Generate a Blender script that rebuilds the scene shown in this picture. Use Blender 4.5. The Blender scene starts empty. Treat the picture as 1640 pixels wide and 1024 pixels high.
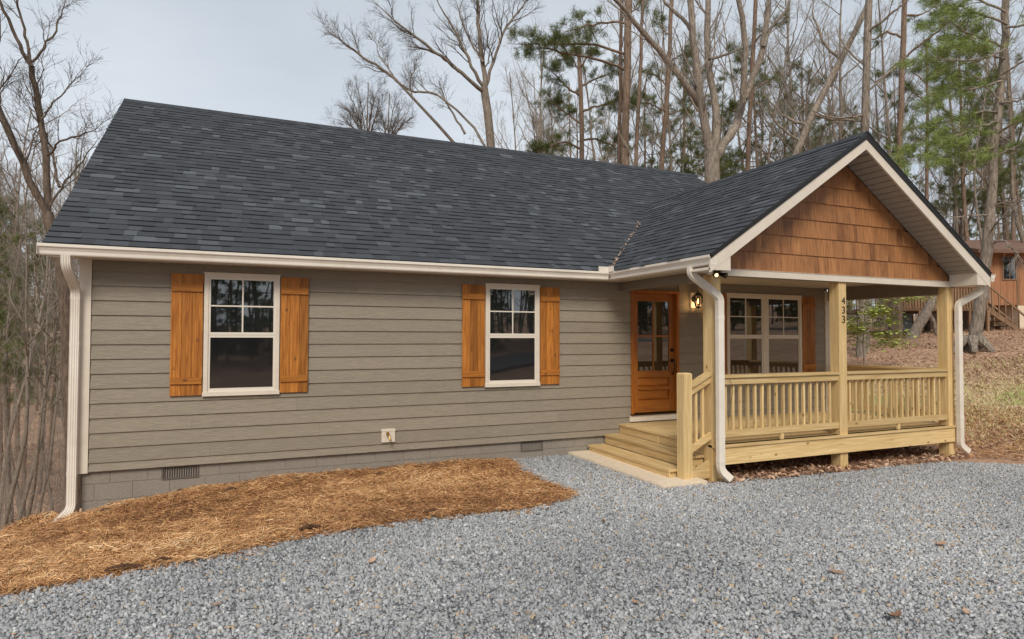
import bpy, bmesh, math, random
import numpy as np
from mathutils import Vector, Matrix

# ------------------------------------------------------------------ camera, sky, sun, exposure
scene = bpy.context.scene
C = scene.collection
cam_d = bpy.data.cameras.new('camera')
cam = bpy.data.objects.new('camera', cam_d)
C.objects.link(cam)
cam_d.sensor_width = 36.0
cam_d.lens = 992.1 / 1640 * 36
cam_d.clip_end = 2000
_yaw, _pit, _rol = math.radians(23.33), math.radians(1.571), math.radians(0.147)
_f = Vector((math.sin(_yaw) * math.cos(_pit), math.cos(_yaw) * math.cos(_pit), math.sin(_pit)))
_r = Vector((math.cos(_yaw), -math.sin(_yaw), 0))
_u = _r.cross(_f)
_R = _r * math.cos(_rol) + _u * math.sin(_rol)
_U = -_r * math.sin(_rol) + _u * math.cos(_rol)
cam.matrix_world = Matrix(((_R.x, _U.x, -_f.x, 1.798), (_R.y, _U.y, -_f.y, -8.849), (_R.z, _U.z, -_f.z, 1.631), (0, 0, 0, 1)))
scene.camera = cam

SUN_EL, SUN_AZ = math.radians(42), math.radians(205)     # azimuth clockwise from +y: behind the photographer, a little to the left
world = bpy.data.worlds.new('World')
scene.world = world
world.use_nodes = True
wn = world.node_tree
wn.nodes.clear()
w_out = wn.nodes.new('ShaderNodeOutputWorld')
w_bg = wn.nodes.new('ShaderNodeBackground')
w_bg.inputs['Strength'].default_value = 0.075
w_sky = wn.nodes.new('ShaderNodeTexSky')
w_sky.sky_type = 'NISHITA'
w_sky.sun_disc = False
w_sky.sun_elevation = SUN_EL
w_sky.sun_rotation = SUN_AZ
w_sky.dust_density = 3.0
w_tc = wn.nodes.new('ShaderNodeTexCoord')
w_map = wn.nodes.new('ShaderNodeMapping')
w_map.inputs['Scale'].default_value = (1.0, 1.0, 2.6)
w_noise = wn.nodes.new('ShaderNodeTexNoise')
w_noise.inputs['Scale'].default_value = 1.5
w_noise.inputs['Detail'].default_value = 5
w_noise.inputs['Roughness'].default_value = 0.5
w_ramp = wn.nodes.new('ShaderNodeValToRGB')
w_ramp.color_ramp.elements[0].position = 0.30
w_ramp.color_ramp.elements[0].color = (0.545, 0.61, 0.685, 1)
w_ramp.color_ramp.elements[1].position = 0.70
w_ramp.color_ramp.elements[1].color = (0.76, 0.815, 0.87, 1)
w_mul = wn.nodes.new('ShaderNodeVectorMath')
w_mul.operation = 'SCALE'
w_mul.inputs['Scale'].default_value = 6.9
w_mix = wn.nodes.new('ShaderNodeMixRGB')
w_mix.inputs['Fac'].default_value = 0.93
wl = wn.links
wl.new(w_tc.outputs['Generated'], w_map.inputs['Vector'])
wl.new(w_map.outputs['Vector'], w_noise.inputs['Vector'])
wl.new(w_noise.outputs['Fac'], w_ramp.inputs['Fac'])
wl.new(w_ramp.outputs['Color'], w_mul.inputs[0])
wl.new(w_sky.outputs['Color'], w_mix.inputs['Color1'])
wl.new(w_mul.outputs['Vector'], w_mix.inputs['Color2'])
w_sep = wn.nodes.new('ShaderNodeSeparateXYZ')
w_hz = wn.nodes.new('ShaderNodeMapRange')
w_hz.inputs['From Min'].default_value = 0.0
w_hz.inputs['From Max'].default_value = 0.55
w_hz.inputs['To Min'].default_value = 1.32
w_hz.inputs['To Max'].default_value = 1.0
w_sc = wn.nodes.new('ShaderNodeVectorMath')
w_sc.operation = 'SCALE'
wl.new(w_tc.outputs['Generated'], w_sep.inputs['Vector'])
wl.new(w_sep.outputs['Z'], w_hz.inputs['Value'])
wl.new(w_mix.outputs['Color'], w_sc.inputs[0])
wl.new(w_hz.outputs['Result'], w_sc.inputs['Scale'])
wl.new(w_sc.outputs['Vector'], w_bg.inputs['Color'])
wl.new(w_bg.outputs['Background'], w_out.inputs['Surface'])

sun_d = bpy.data.lights.new('sun', 'SUN')
sun_d.energy = 1.5
sun_d.angle = math.radians(22)
sun_d.color = (1.0, 0.93, 0.82)
sun = bpy.data.objects.new('sun', sun_d)
C.objects.link(sun)
_sd = Vector((math.sin(SUN_AZ) * math.cos(SUN_EL), math.cos(SUN_AZ) * math.cos(SUN_EL), math.sin(SUN_EL)))
sun.rotation_euler = _sd.to_track_quat('Z', 'Y').to_euler()
scene.view_settings.view_transform = 'Standard'
scene.view_settings.look = 'None'
scene.view_settings.gamma = 1
scene.view_settings.exposure = 0.80
scene.view_settings.use_curve_mapping = False

rnd = random.Random(7)
rng = np.random.default_rng(11)

# ------------------------------------------------------------------ materials
class NB:
    def __init__(self, name):
        self.m = bpy.data.materials.new(name)
        self.m.use_nodes = True
        self.t = self.m.node_tree
        self.b = self.t.nodes['Principled BSDF']
    def n(self, typ, **kw):
        nd = self.t.nodes.new(typ)
        for k, v in kw.items():
            if k.startswith('_'):
                setattr(nd, k[1:], v)
            else:
                key = int(k[1:]) if k[0] == 'i' and k[1:].isdigit() else k.replace('__', ' ')
                if isinstance(v, tuple) and len(v) == 2 and hasattr(v[0], 'outputs'):
                    self.t.links.new(v[0].outputs[v[1]], nd.inputs[key])
                else:
                    nd.inputs[key].default_value = v
        return nd
    def ramp(self, src, stops):
        r = self.n('ShaderNodeValToRGB', Fac=src)
        e = r.color_ramp.elements
        while len(e) < len(stops):
            e.new(0.5)
        for i, (p, c) in enumerate(stops):
            e[i].position = p
            e[i].color = (*c, 1) if len(c) == 3 else c
        return r
    def coords(self, scale, obj=True):
        tc = self.n('ShaderNodeTexCoord')
        src = (tc, 'Object') if obj else (tc, 'Generated')
        oi = self.n('ShaderNodeObjectInfo')
        off = self.n('ShaderNodeVectorMath', _operation='MULTIPLY', i0=(oi, 'Random'), i1=(37.0, 61.0, 23.0))
        add = self.n('ShaderNodeVectorMath', _operation='ADD', i0=src, i1=(off, 'Vector'))
        mp = self.n('ShaderNodeMapping', Vector=(add, 'Vector'), Scale=scale)
        return mp, oi
    def mix(self, fac, a, b, typ='MIX'):
        return self.n('ShaderNodeMixRGB', _blend_type=typ, Fac=fac, Color1=a, Color2=b)
    def link(self, a, out, key):
        self.t.links.new(a.outputs[out], self.b.inputs[key])
    def bump(self, src, strength, dist=0.01):
        b = self.n('ShaderNodeBump', Strength=strength, Distance=dist, Height=src)
        self.link(b, 'Normal', 'Normal')
        return b
    def set(self, **kw):
        for k, v in kw.items():
            self.b.inputs[k.replace('__', ' ')].default_value = v

def c4(c):
    return (*c, 1.0)

def wood(name, c1, c2, scale, rough=0.7, knots=True, var=0.25, bump=0.25, knotc=(0.12, 0.05, 0.02), spec=0.3):
    b = NB(name)
    mp, oi = b.coords(scale)
    nz = b.n('ShaderNodeTexNoise', Vector=(mp, 'Vector'), Scale=3.0, Detail=6.0, Roughness=0.6, Distortion=0.7)
    col = b.ramp((nz, 'Fac'), [(0.3, c1), (0.7, c2)])
    out = (col, 'Color')
    if knots:
        mp2, _ = b.coords(tuple(8.0 if s > 1.01 else 4.5 for s in scale))
        vo = b.n('ShaderNodeTexVoronoi', Vector=(mp2, 'Vector'), Scale=1.0)
        kr = b.ramp((vo, 'Distance'), [(0.06, (0.9, 0.9, 0.9)), (0.17, (0, 0, 0))])
        sp = b.n('ShaderNodeSeparateColor', Color=(vo, 'Color'))
        gt = b.n('ShaderNodeMath', _operation='GREATER_THAN', i0=(sp, 'Red'), i1=0.55)
        km = b.n('ShaderNodeMath', _operation='MULTIPLY', i0=(kr, 'Color'), i1=(gt, 'Value'))
        mk = b.mix((km, 'Value'), out, c4(knotc))
        out = (mk, 'Color')
    va = b.n('ShaderNodeMapRange', Value=(oi, 'Random'), To__Min=1 - var, To__Max=1 + var * 0.6)
    mv = b.n('ShaderNodeVectorMath', _operation='SCALE', i0=out, Scale=(va, 'Result'))
    b.link(mv, 'Vector', 'Base Color')
    b.set(Roughness=rough)
    b.b.inputs['Specular IOR Level'].default_value = spec
    b.bump((nz, 'Fac'), bump, 0.006)
    return b.m

def plain(name, col, rough=0.5, var=0.06, scale=9.0, bump=0.05, metal=0.0, dirt=None, dscale=2.2):
    b = NB(name)
    mp, oi = b.coords((1, 1, 1))
    nz = b.n('ShaderNodeTexNoise', Vector=(mp, 'Vector'), Scale=scale, Detail=6.0, Roughness=0.65)
    a = tuple(x * (1 - var) for x in col)
    c = tuple(min(1, x * (1 + var)) for x in col)
    cr = b.ramp((nz, 'Fac'), [(0.3, a), (0.7, c)])
    out = (cr, 'Color')
    if dirt:
        n2 = b.n('ShaderNodeTexNoise', Vector=(mp, 'Vector'), Scale=dscale, Detail=8.0, Roughness=0.7)
        dr = b.ramp((n2, 'Fac'), [(0.48, (0, 0, 0)), (0.75, (0.6, 0.6, 0.6))])
        mx = b.mix((dr, 'Color'), out, c4(dirt))
        out = (mx, 'Color')
    b.t.links.new(out[0].outputs[out[1]], b.b.inputs['Base Color'])
    b.set(Roughness=rough, Metallic=metal)
    b.bump((nz, 'Fac'), bump, 0.01)
    return b.m

def toned(name, stops, rough=0.85, grain=40.0, gv=0.25, bump=0.3, spec=0.3, two=False):
    """colour from the per-piece 'tone' attribute, with fine grain on top"""
    b = NB(name)
    at = b.n('ShaderNodeAttribute', _attribute_name='tone')
    cr = b.ramp((at, 'Fac'), stops)
    tc = b.n('ShaderNodeTexCoord')
    nz = b.n('ShaderNodeTexNoise', Vector=(tc, 'Object'), Scale=grain, Detail=4.0, Roughness=0.7)
    mr = b.n('ShaderNodeMapRange', Value=(nz, 'Fac'), To__Min=1 - gv, To__Max=1 + gv)
    mv = b.n('ShaderNodeVectorMath', _operation='SCALE', i0=(cr, 'Color'), Scale=(mr, 'Result'))
    b.link(mv, 'Vector', 'Base Color')
    b.set(Roughness=rough)
    b.b.inputs['Specular IOR Level'].default_value = spec
    if bump:
        b.bump((nz, 'Fac'), bump, 0.004)
    return b.m

def bark(name, c1, c2, vs=5.0):
    b = NB(name)
    tc = b.n('ShaderNodeTexCoord')
    mp = b.n('ShaderNodeMapping', Vector=(tc, 'Object'), Scale=(1, 1, 0.22))
    nz = b.n('ShaderNodeTexNoise', Vector=(mp, 'Vector'), Scale=vs * 4, Detail=6.0, Roughness=0.7, Distortion=0.4)
    n2 = b.n('ShaderNodeTexNoise', Vector=(tc, 'Object'), Scale=1.4, Detail=4.0)
    cr = b.ramp((nz, 'Fac'), [(0.32, c1), (0.62, c2)])
    mr = b.n('ShaderNodeMapRange', Value=(n2, 'Fac'), To__Min=0.65, To__Max=1.35)
    mv = b.n('ShaderNodeVectorMath', _operation='SCALE', i0=(cr, 'Color'), Scale=(mr, 'Result'))
    b.link(mv, 'Vector', 'Base Color')
    b.set(Roughness=0.95)
    b.b.inputs['Specular IOR Level'].default_value = 0.15
    b.bump((nz, 'Fac'), 0.8, 0.03)
    return b.m

def siding_mat():
    b = NB('painted_siding')
    mp, oi = b.coords((2.2, 1, 26))
    nz = b.n('ShaderNodeTexNoise', Vector=(mp, 'Vector'), Scale=2.4, Detail=5.0, Roughness=0.6, Distortion=1.6)
    cr = b.ramp((nz, 'Fac'), [(0.3, (0.232, 0.194, 0.148)), (0.7, (0.322, 0.274, 0.212))])
    va = b.n('ShaderNodeMapRange', Value=(oi, 'Random'), To__Min=0.93, To__Max=1.06)
    mv = b.n('ShaderNodeVectorMath', _operation='SCALE', i0=(cr, 'Color'), Scale=(va, 'Result'))
    b.link(mv, 'Vector', 'Base Color')
    b.set(Roughness=0.55)
    b.b.inputs['Specular IOR Level'].default_value = 0.35
    b.bump((nz, 'Fac'), 0.8, 0.008)
    return b.m

def glass_mat(name, base, rough, ior):
    b = NB(name)
    tc = b.n('ShaderNodeTexCoord')
    nz = b.n('ShaderNodeTexNoise', Vector=(tc, 'Object'), Scale=1.3, Detail=1.0)
    b.set(Base__Color=c4(base), Roughness=rough, IOR=ior)
    b.bump((nz, 'Fac'), 0.05, 0.02)
    return b.m

def emit(name, col, s):
    b = NB(name)
    b.set(Base__Color=c4(col))
    b.b.inputs['Emission Color'].default_value = c4(col)
    b.b.inputs['Emission Strength'].default_value = s
    return b.m

MT = dict(
    siding=siding_mat(),
    sheath=plain('sheathing_paint', (0.2, 0.165, 0.125)),
    trim=plain('cream_trim', (0.70, 0.62, 0.52), 0.45, 0.04, 6, 0.02, dirt=(0.55, 0.46, 0.36), dscale=1.6),
    gutter=plain('cream_gutter', (0.78, 0.715, 0.625), 0.35, 0.04, 4, 0.02, dirt=(0.55, 0.47, 0.38), dscale=1.1),
    soffit=plain('soffit_vinyl', (0.52, 0.46, 0.385), 0.5, 0.04, 6, 0.02),
    soffit_shaded=plain('soffit_vinyl_shaded', (0.36, 0.325, 0.275), 0.5, 0.04, 6, 0.02),  # same vinyl as the eaves, with the gable overhang's shade put into its colour
    block=plain('painted_block', (0.265, 0.232, 0.195), 0.8, 0.14, 45, 0.5, dirt=(0.21, 0.175, 0.14)),
    mortar=plain('mortar', (0.30, 0.27, 0.24), 0.9, 0.2, 60, 0.5),
    vent=plain('vent_plastic', (0.13, 0.105, 0.085), 0.6),
    vinyl=plain('window_vinyl', (0.72, 0.65, 0.555), 0.35, 0.02, 4, 0.0),
    glass=glass_mat('window_glass', (0.012, 0.014, 0.015), 0.012, 2.4),
    screen=glass_mat('insect_screen', (0.010, 0.011, 0.013), 0.04, 1.9),
    shutter_v=wood('shutter_cedar', (0.235, 0.07, 0.010), (0.54, 0.215, 0.04), (14, 14, 0.8), 0.5, True, 0.34, 0.25),
    shutter_h=wood('shutter_cedar_batten', (0.26, 0.08, 0.011), (0.52, 0.205, 0.038), (0.8, 14, 14), 0.5, True, 0.18, 0.2),
    door=wood('door_wood', (0.23, 0.06, 0.008), (0.43, 0.145, 0.018), (12, 12, 0.9), 0.32, False, 0.15, 0.12, spec=0.5),
    door_h=wood('door_wood_rail', (0.25, 0.068, 0.009), (0.44, 0.15, 0.020), (0.9, 12, 12), 0.32, False, 0.15, 0.12, spec=0.5),
    lum_x=wood('yellow_lumber_x', (0.52, 0.335, 0.13), (0.79, 0.59, 0.31), (0.6, 13, 13), 0.7, True, 0.22, 0.3, (0.22, 0.10, 0.03)),
    lum_y=wood('yellow_lumber_y', (0.49, 0.315, 0.125), (0.74, 0.55, 0.29), (13, 0.6, 13), 0.7, True, 0.22, 0.3, (0.22, 0.10, 0.03)),
    lum_z=wood('yellow_lumber_z', (0.54, 0.35, 0.135), (0.80, 0.60, 0.315), (13, 13, 0.6), 0.7, True, 0.2, 0.3, (0.22, 0.10, 0.03)),
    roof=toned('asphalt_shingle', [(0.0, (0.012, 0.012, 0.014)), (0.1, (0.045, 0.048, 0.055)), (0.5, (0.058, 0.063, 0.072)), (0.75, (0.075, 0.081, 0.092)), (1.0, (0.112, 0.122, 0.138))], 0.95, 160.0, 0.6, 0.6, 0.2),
    underlay=plain('roof_underlay', (0.02, 0.021, 0.024), 0.95),
    cedar=None,
    concrete=plain('pale_concrete', (0.72, 0.60, 0.45), 0.9, 0.12, 14, 0.3, dirt=(0.55, 0.44, 0.32)),
    black=plain('black_metal', (0.018, 0.016, 0.014), 0.4, 0.1),
    bronze=plain('dark_bronze', (0.03, 0.022, 0.016), 0.35, 0.2, 20, 0.02, 0.7),
    brass=plain('brass', (0.55, 0.36, 0.12), 0.35, 0.2, 20, 0.02, 0.9),
    bulb=emit('warm_bulb', (1.0, 0.5, 0.15), 4.5),
    lampglass=None,
    floodlens=emit('flood_lens', (1.0, 0.72, 0.35), 1.2),
    bark_oak=bark('oak_bark', (0.11, 0.088, 0.068), (0.29, 0.24, 0.19)),
    bark_pale=bark('pale_bark', (0.10, 0.08, 0.062), (0.36, 0.30, 0.245)),
    bark_dark=bark('dark_bark', (0.065, 0.048, 0.036), (0.18, 0.135, 0.102)),
    bark_pine=bark('pine_bark', (0.10, 0.066, 0.046), (0.29, 0.205, 0.15)),
    twig=plain('twig_bark', (0.27, 0.228, 0.19), 0.95, 0.3, 2.0),
    twig_dark=plain('twig_dark_bark', (0.10, 0.075, 0.055), 0.95, 0.25, 2.0),
    needles=toned('pine_needles', [(0, (0.06, 0.075, 0.022)), (0.5, (0.125, 0.15, 0.042)), (1, (0.23, 0.235, 0.07))], 0.7, 3.0, 0.3, 0),
    needles_white=toned('soft_pine_needles', [(0, (0.115, 0.165, 0.04)), (0.5, (0.235, 0.305, 0.075)), (1, (0.39, 0.45, 0.13))], 0.7, 3.0, 0.3, 0),
    leaf_green=toned('spring_leaves', [(0, (0.24, 0.29, 0.06)), (1, (0.50, 0.55, 0.14))], 0.7, 3.0, 0.2, 0),
    leaf_tree=toned('dry_tree_leaves', [(0, (0.22, 0.10, 0.05)), (1, (0.45, 0.26, 0.14))], 0.8, 3.0, 0.2, 0),
    stone=toned('crushed_stone', [(0.0, (0.12, 0.121, 0.124)), (0.35, (0.295, 0.30, 0.308)), (0.7, (0.45, 0.455, 0.463)), (0.9, (0.62, 0.62, 0.615)), (0.93, (0.40, 0.31, 0.22)), (1.0, (0.50, 0.38, 0.26))], 0.85, 55.0, 0.28, 0.3),
    straw=toned('pine_straw', [(0.0, (0.15, 0.066, 0.03)), (0.4, (0.50, 0.25, 0.105)), (0.75, (0.77, 0.47, 0.22)), (1.0, (0.90, 0.69, 0.42))], 0.75, 8.0, 0.25, 0),
    litter=toned('leaf_litter', [(0.0, (0.20, 0.11, 0.068)), (0.5, (0.49, 0.305, 0.20)), (0.85, (0.62, 0.425, 0.29)), (1.0, (0.72, 0.56, 0.41))], 0.85, 30.0, 0.25, 0),
    drygrass=toned('dry_grass', [(0.0, (0.58, 0.43, 0.22)), (0.5, (0.74, 0.62, 0.37)), (1.0, (0.44, 0.50, 0.17))], 0.85, 10.0, 0.2, 0),
    barkchunk=bark('bark_chunk', (0.05, 0.026, 0.015), (0.16, 0.085, 0.05), 12),
    brownsiding=None,
)

def cedar_mat():
    b = NB('cedar_shingle')
    mp, oi = b.coords((26, 26, 1.1))
    nz = b.n('ShaderNodeTexNoise', Vector=(mp, 'Vector'), Scale=2.0, Detail=5.0, Roughness=0.6)
    mp2, _ = b.coords((2.2, 2.2, 2.2))
    n2 = b.n('ShaderNodeTexNoise', Vector=(mp2, 'Vector'), Scale=2.0, Detail=3.0)
    cr = b.ramp((nz, 'Fac'), [(0.28, (0.19, 0.075, 0.027)), (0.5, (0.335, 0.15, 0.055)), (0.72, (0.43, 0.215, 0.088))])
    tone = b.n('ShaderNodeMath', _operation='MULTIPLY_ADD', i0=(oi, 'Random'), i1=0.75, i2=0.12)
    t2 = b.n('ShaderNodeMath', _operation='MULTIPLY', i0=(tone, 'Value'), i1=(n2, 'Fac'))
    st = b.ramp((t2, 'Value'), [(0.06, (0.62, 0.54, 0.52)), (0.2, (0.95, 0.92, 0.90)), (0.5, (1.16, 1.10, 1.03))])
    mx = b.mix(1.0, (cr, 'Color'), (st, 'Color'), 'MULTIPLY')
    b.link(mx, 'Color', 'Base Color')
    b.set(Roughness=0.6)
    b.bump((nz, 'Fac'), 0.35, 0.006)
    return b.m
MT['cedar'] = cedar_mat()

def lampglass():
    b = NB('lantern_glass')
    b.set(Base__Color=(1, 0.9, 0.75, 1), Roughness=0.1)
    b.b.inputs['Transmission Weight'].default_value = 1.0
    b.b.inputs['IOR'].default_value = 1.1
    return b.m
MT['lampglass'] = lampglass()

def ground_mat(name, stops, s1=2.0, s2=30.0, bump=0.6, rough=0.95):
    b = NB(name)
    tc = b.n('ShaderNodeTexCoord')
    n1 = b.n('ShaderNodeTexNoise', Vector=(tc, 'Object'), Scale=s2, Detail=8.0, Roughness=0.75)
    n2 = b.n('ShaderNodeTexNoise', Vector=(tc, 'Object'), Scale=s1, Detail=5.0, Roughness=0.6)
    md = b.n('ShaderNodeMath', _operation='MULTIPLY_ADD', i0=(n2, 'Fac'), i1=0.55, i2=-0.27)
    ad = b.n('ShaderNodeMath', _operation='ADD', i0=(n1, 'Fac'), i1=(md, 'Value'))
    cr = b.ramp((ad, 'Value'), stops)
    b.link(cr, 'Color', 'Base Color')
    b.set(Roughness=rough)
    b.b.inputs['Specular IOR Level'].default_value = 0.1
    b.bump((n1, 'Fac'), bump, 0.04)
    return b.m
MT['soil'] = ground_mat('woodland_floor', [(0.25, (0.18, 0.105, 0.07)), (0.45, (0.36, 0.22, 0.145)), (0.6, (0.49, 0.325, 0.225)), (0.75, (0.60, 0.45, 0.33))], 0.5, 9.0)
MT['asphalt'] = plain('asphalt', (0.11, 0.11, 0.115), 0.9, 0.2, 30, 0.3)
MT['gravelbed'] = ground_mat('gravel_bed', [(0.3, (0.07, 0.07, 0.075)), (0.5, (0.2, 0.2, 0.21)), (0.7, (0.36, 0.37, 0.38))], 2.0, 45.0, 0.9)
MT['strawbed'] = ground_mat('straw_bed', [(0.3, (0.14, 0.06, 0.02)), (0.5, (0.34, 0.155, 0.05)), (0.7, (0.55, 0.29, 0.10))], 3.0, 40.0, 0.9)
MT['brownsiding'] = wood('brown_cedar_siding', (0.30, 0.135, 0.066), (0.42, 0.205, 0.108), (7, 7, 0.6), 0.8, False, 0.12, 0.2)
MT['brownroof'] = plain('brown_roof', (0.17, 0.095, 0.065), 0.9, 0.3, 5)
MT['brownlumber'] = wood('weathered_lumber', (0.18, 0.105, 0.06), (0.30, 0.19, 0.115), (5, 5, 1), 0.85, False, 0.25, 0.2)

# ------------------------------------------------------------------ mesh helpers
class Geo:
    def __init__(self):
        self.v = []
        self.f = []
        self.t = []
    def add(self, vs, fs, tone=0.5):
        o = len(self.v)
        self.v.extend(vs)
        self.f.extend([tuple(i + o for i in q) for q in fs])
        self.t.extend([tone] * len(fs))
        return self
    def box(self, x0, x1, y0, y1, z0, z1, tone=0.5):
        return self.hexa([(x0, y0, z0), (x1, y0, z0), (x1, y1, z0), (x0, y1, z0), (x0, y0, z1), (x1, y0, z1), (x1, y1, z1), (x0, y1, z1)], tone)
    def hexa(self, c, tone=0.5):
        return self.add(c, [(3, 2, 1, 0), (4, 5, 6, 7), (0, 1, 5, 4), (1, 2, 6, 5), (2, 3, 7, 6), (3, 0, 4, 7)], tone)
    def prism(self, poly, axis, a, b, tone=0.5):
        """extrude a 2-D polygon along an axis; the polygon is given in the two other axes, in order"""
        n = len(poly)
        def p(q, h):
            if axis == 'x': return (h, q[0], q[1])
            if axis == 'y': return (q[0], h, q[1])
            return (q[0], q[1], h)
        vs = [p(q, a) for q in poly] + [p(q, b) for q in poly]
        fs = [tuple(range(n))[::-1], tuple(range(n, 2 * n))] + [(i, (i + 1) % n, n + (i + 1) % n, n + i) for i in range(n)]
        return self.add(vs, fs, tone)
    def tube(self, path, sec, up=(0, 0, 1), tone=0.5):
        """sweep a 2-D section along a path"""
        P = [Vector(p) for p in path]
        n = len(sec)
        vs, fs = [], []
        u = Vector(up)
        for i, p in enumerate(P):
            d0 = (P[i] - P[i - 1]).normalized() if i else (P[1] - P[0]).normalized()
            d1 = (P[i + 1] - P[i]).normalized() if i < len(P) - 1 else d0
            d = (d0 + d1).normalized()
            s = d.cross(u).normalized()
            w = s.cross(d)
            k = 1.0 / max(0.5, d.dot(d1))
            bend = (d1 - d0)
            for a, b in sec:
                vs.append(tuple(p + s * a + w * b))
        for i in range(len(P) - 1):
            for j in range(n):
                fs.append((i * n + j, i * n + (j + 1) % n, (i + 1) * n + (j + 1) % n, (i + 1) * n + j))
        fs.append(tuple(range(n))[::-1])
        fs.append(tuple((len(P) - 1) * n + j for j in range(n)))
        return self.add(vs, fs, tone)
    def cyl(self, c0, c1, r0, r1, n=12, tone=0.5):
        a, b = Vector(c0), Vector(c1)
        d = (b - a).normalized()
        s = d.orthogonal().normalized()
        w = d.cross(s)
        vs = []
        for c, r in ((a, r0), (b, r1)):
            for j in range(n):
                t = 2 * math.pi * j / n
                vs.append(tuple(c + (s * math.cos(t) + w * math.sin(t)) * r))
        fs = [(j, (j + 1) % n, n + (j + 1) % n, n + j) for j in range(n)] + [tuple(range(n))[::-1], tuple(range(n, 2 * n))]
        return self.add(vs, fs, tone)

def mesh_from(name, g, mat, recalc=True):
    me = bpy.data.meshes.new(name)
    me.from_pydata(g.v, [], g.f)
    at = me.attributes.new('tone', 'FLOAT', 'FACE')
    at.data.foreach_set('value', g.t)
    if mat:
        me.materials.append(mat)
    if recalc:
        bm = bmesh.new()
        bm.from_mesh(me)
        bmesh.ops.recalc_face_normals(bm, faces=bm.faces)
        bm.to_mesh(me)
        bm.free()
    return me

def mesh_np(name, V, F, mat, tone=None, smooth=False):
    """V (n,3); F (m,k) faces with k corners; tone per face"""
    V = np.ascontiguousarray(V, dtype=np.float32)
    F = np.ascontiguousarray(F, dtype=np.int32)
    m, k = F.shape
    me = bpy.data.meshes.new(name)
    me.vertices.add(len(V))
    me.vertices.foreach_set('co', V.ravel())
    me.loops.add(m * k)
    me.loops.foreach_set('vertex_index', F.ravel())
    me.polygons.add(m)
    me.polygons.foreach_set('loop_start', np.arange(0, m * k, k, dtype=np.int32))
    if smooth:
        me.polygons.foreach_set('use_smooth', np.ones(m, dtype=bool))
    if tone is not None:
        at = me.attributes.new('tone', 'FLOAT', 'FACE')
        at.data.foreach_set('value', np.ascontiguousarray(tone, dtype=np.float32))
    me.materials.append(mat)
    me.update(calc_edges=True)
    return me

def link(name, data, parent=None, loc=None, **props):
    o = bpy.data.objects.new(name, data)
    C.objects.link(o)
    if parent is not None:
        o.parent = parent
    if loc is not None:
        o.location = loc
    for k, v in props.items():
        if v is not None:
            o[k] = v
    return o

def part(name, g, mat, parent, **props):
    return link(name, mesh_from(name, g, mat), parent, **props)

def thing(name, label, cat, loc=(0, 0, 0), group=None):
    return link(name, None, None, loc, label=label, category=cat, group=group)

def copy_tree(o, parent=None):
    c = o.copy()
    C.objects.link(c)
    if parent is not None:
        c.parent = parent
    for ch in o.children:
        copy_tree(ch, c)
    return c
# ------------------------------------------------------------------ terrain
def zfun(x, y):
    x = np.asarray(x, float)
    y = np.asarray(y, float)
    zx = np.interp(x, [-6, -2, -0.6, 0.05, 0.5, 1.2, 2.6, 6.4, 8.2, 12.7, 14, 18, 22.3, 27, 32, 45, 90, 200], [-1.6, -0.95, -0.62, -0.52, -0.44, -0.33, -0.27, -0.27, -0.31, -0.345, -0.2, 0.5, 1.2, 1.62, 1.93, 2.4, 4.5, 9])
    front = np.interp(y, [-2.6, -0.3], [0.0, 1.0])
    zx = np.where(x < 2.6, -0.28 + (zx + 0.28) * (0.35 + 0.65 * front), zx)
    u = -0.6 * x + 0.8 * y
    fall = np.interp(u, [0.2, 1.5, 6, 16, 30, 60, 130, 250], [0, 0.35, 2.2, 5.0, 6.0, 2.0, -9, -16])
    mask = np.clip((16.0 - x) / 14.0, 0, 1)
    mask = mask * mask * (3 - 2 * mask)
    behind = np.interp(-y, [11, 30, 60, 120], [0, 0.1, 0.6, 4])
    bumps = 0.03 * np.sin(x * 1.7 + 0.6 * y) * np.sin(y * 1.3 - 0.4 * x) * np.clip((np.abs(x - 6.5) - 6.6) / 2, 0, 1)
    return zx - mask * fall + behind + bumps

def grid(name, xs, ys, off, mat, **props):
    X, Y = np.meshgrid(xs, ys)
    Z = zfun(X, Y) + off
    V = np.stack([X, Y, Z], -1).reshape(-1, 3)
    nx, ny = len(xs), len(ys)
    i = (np.arange(ny - 1)[:, None] * nx + np.arange(nx - 1)[None, :]).ravel()
    F = np.stack([i, i + 1, i + 1 + nx, i + nx], 1)
    return link(name, mesh_np(name, V, F, mat, smooth=True), **props)

def axis(segs):
    a = []
    for x0, x1, st in segs:
        a.extend(np.arange(x0, x1, st))
    a.append(segs[-1][1])
    return np.array(a)
grid('ground', axis([(-260, -40, 12), (-40, -6, 1.5), (-6, 16, 0.3), (16, 40, 0.8), (40, 300, 12)]),
     axis([(-220, -40, 10), (-40, -8, 1.5), (-8, 10, 0.3), (10, 50, 1.5), (50, 320, 12)]), 0.0, MT['soil'], kind='structure')

STRAW = [(-0.75, -0.2), (0.3, -0.03), (5.5, -0.03), (5.5, -0.35), (5.36, -0.9), (5.42, -1.7), (5.5, -2.25), (5.2, -2.5), (4.69, -2.65), (3.44, -2.57), (2.83, -2.64), (2.17, -2.69), (1.43, -2.91), (0.76, -2.93), (0.1, -2.97), (-0.6, -3.0), (-1.6, -2.9), (-1.3, -1.2)]
GRAVEL = [(5.36, 0.0), (6.8, 0.0), (6.72, -2.3), (7.8, -2.32), (9.6, -2.5), (10.4, -2.5), (11.6, -2.5), (12.25, -2.63), (12.9, -3.2), (14.5, -4.2), (15.5, -6.5), (15, -12), (-8, -12), (-8, -4), (-0.6, -2.95), (0.1, -2.92), (0.76, -2.88), (1.43, -2.86), (2.17, -2.64), (2.83, -2.59), (3.44, -2.52), (4.69, -2.6), (5.2, -2.45), (5.45, -2.2), (5.37, -1.7), (5.3, -0.9)]

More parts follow.
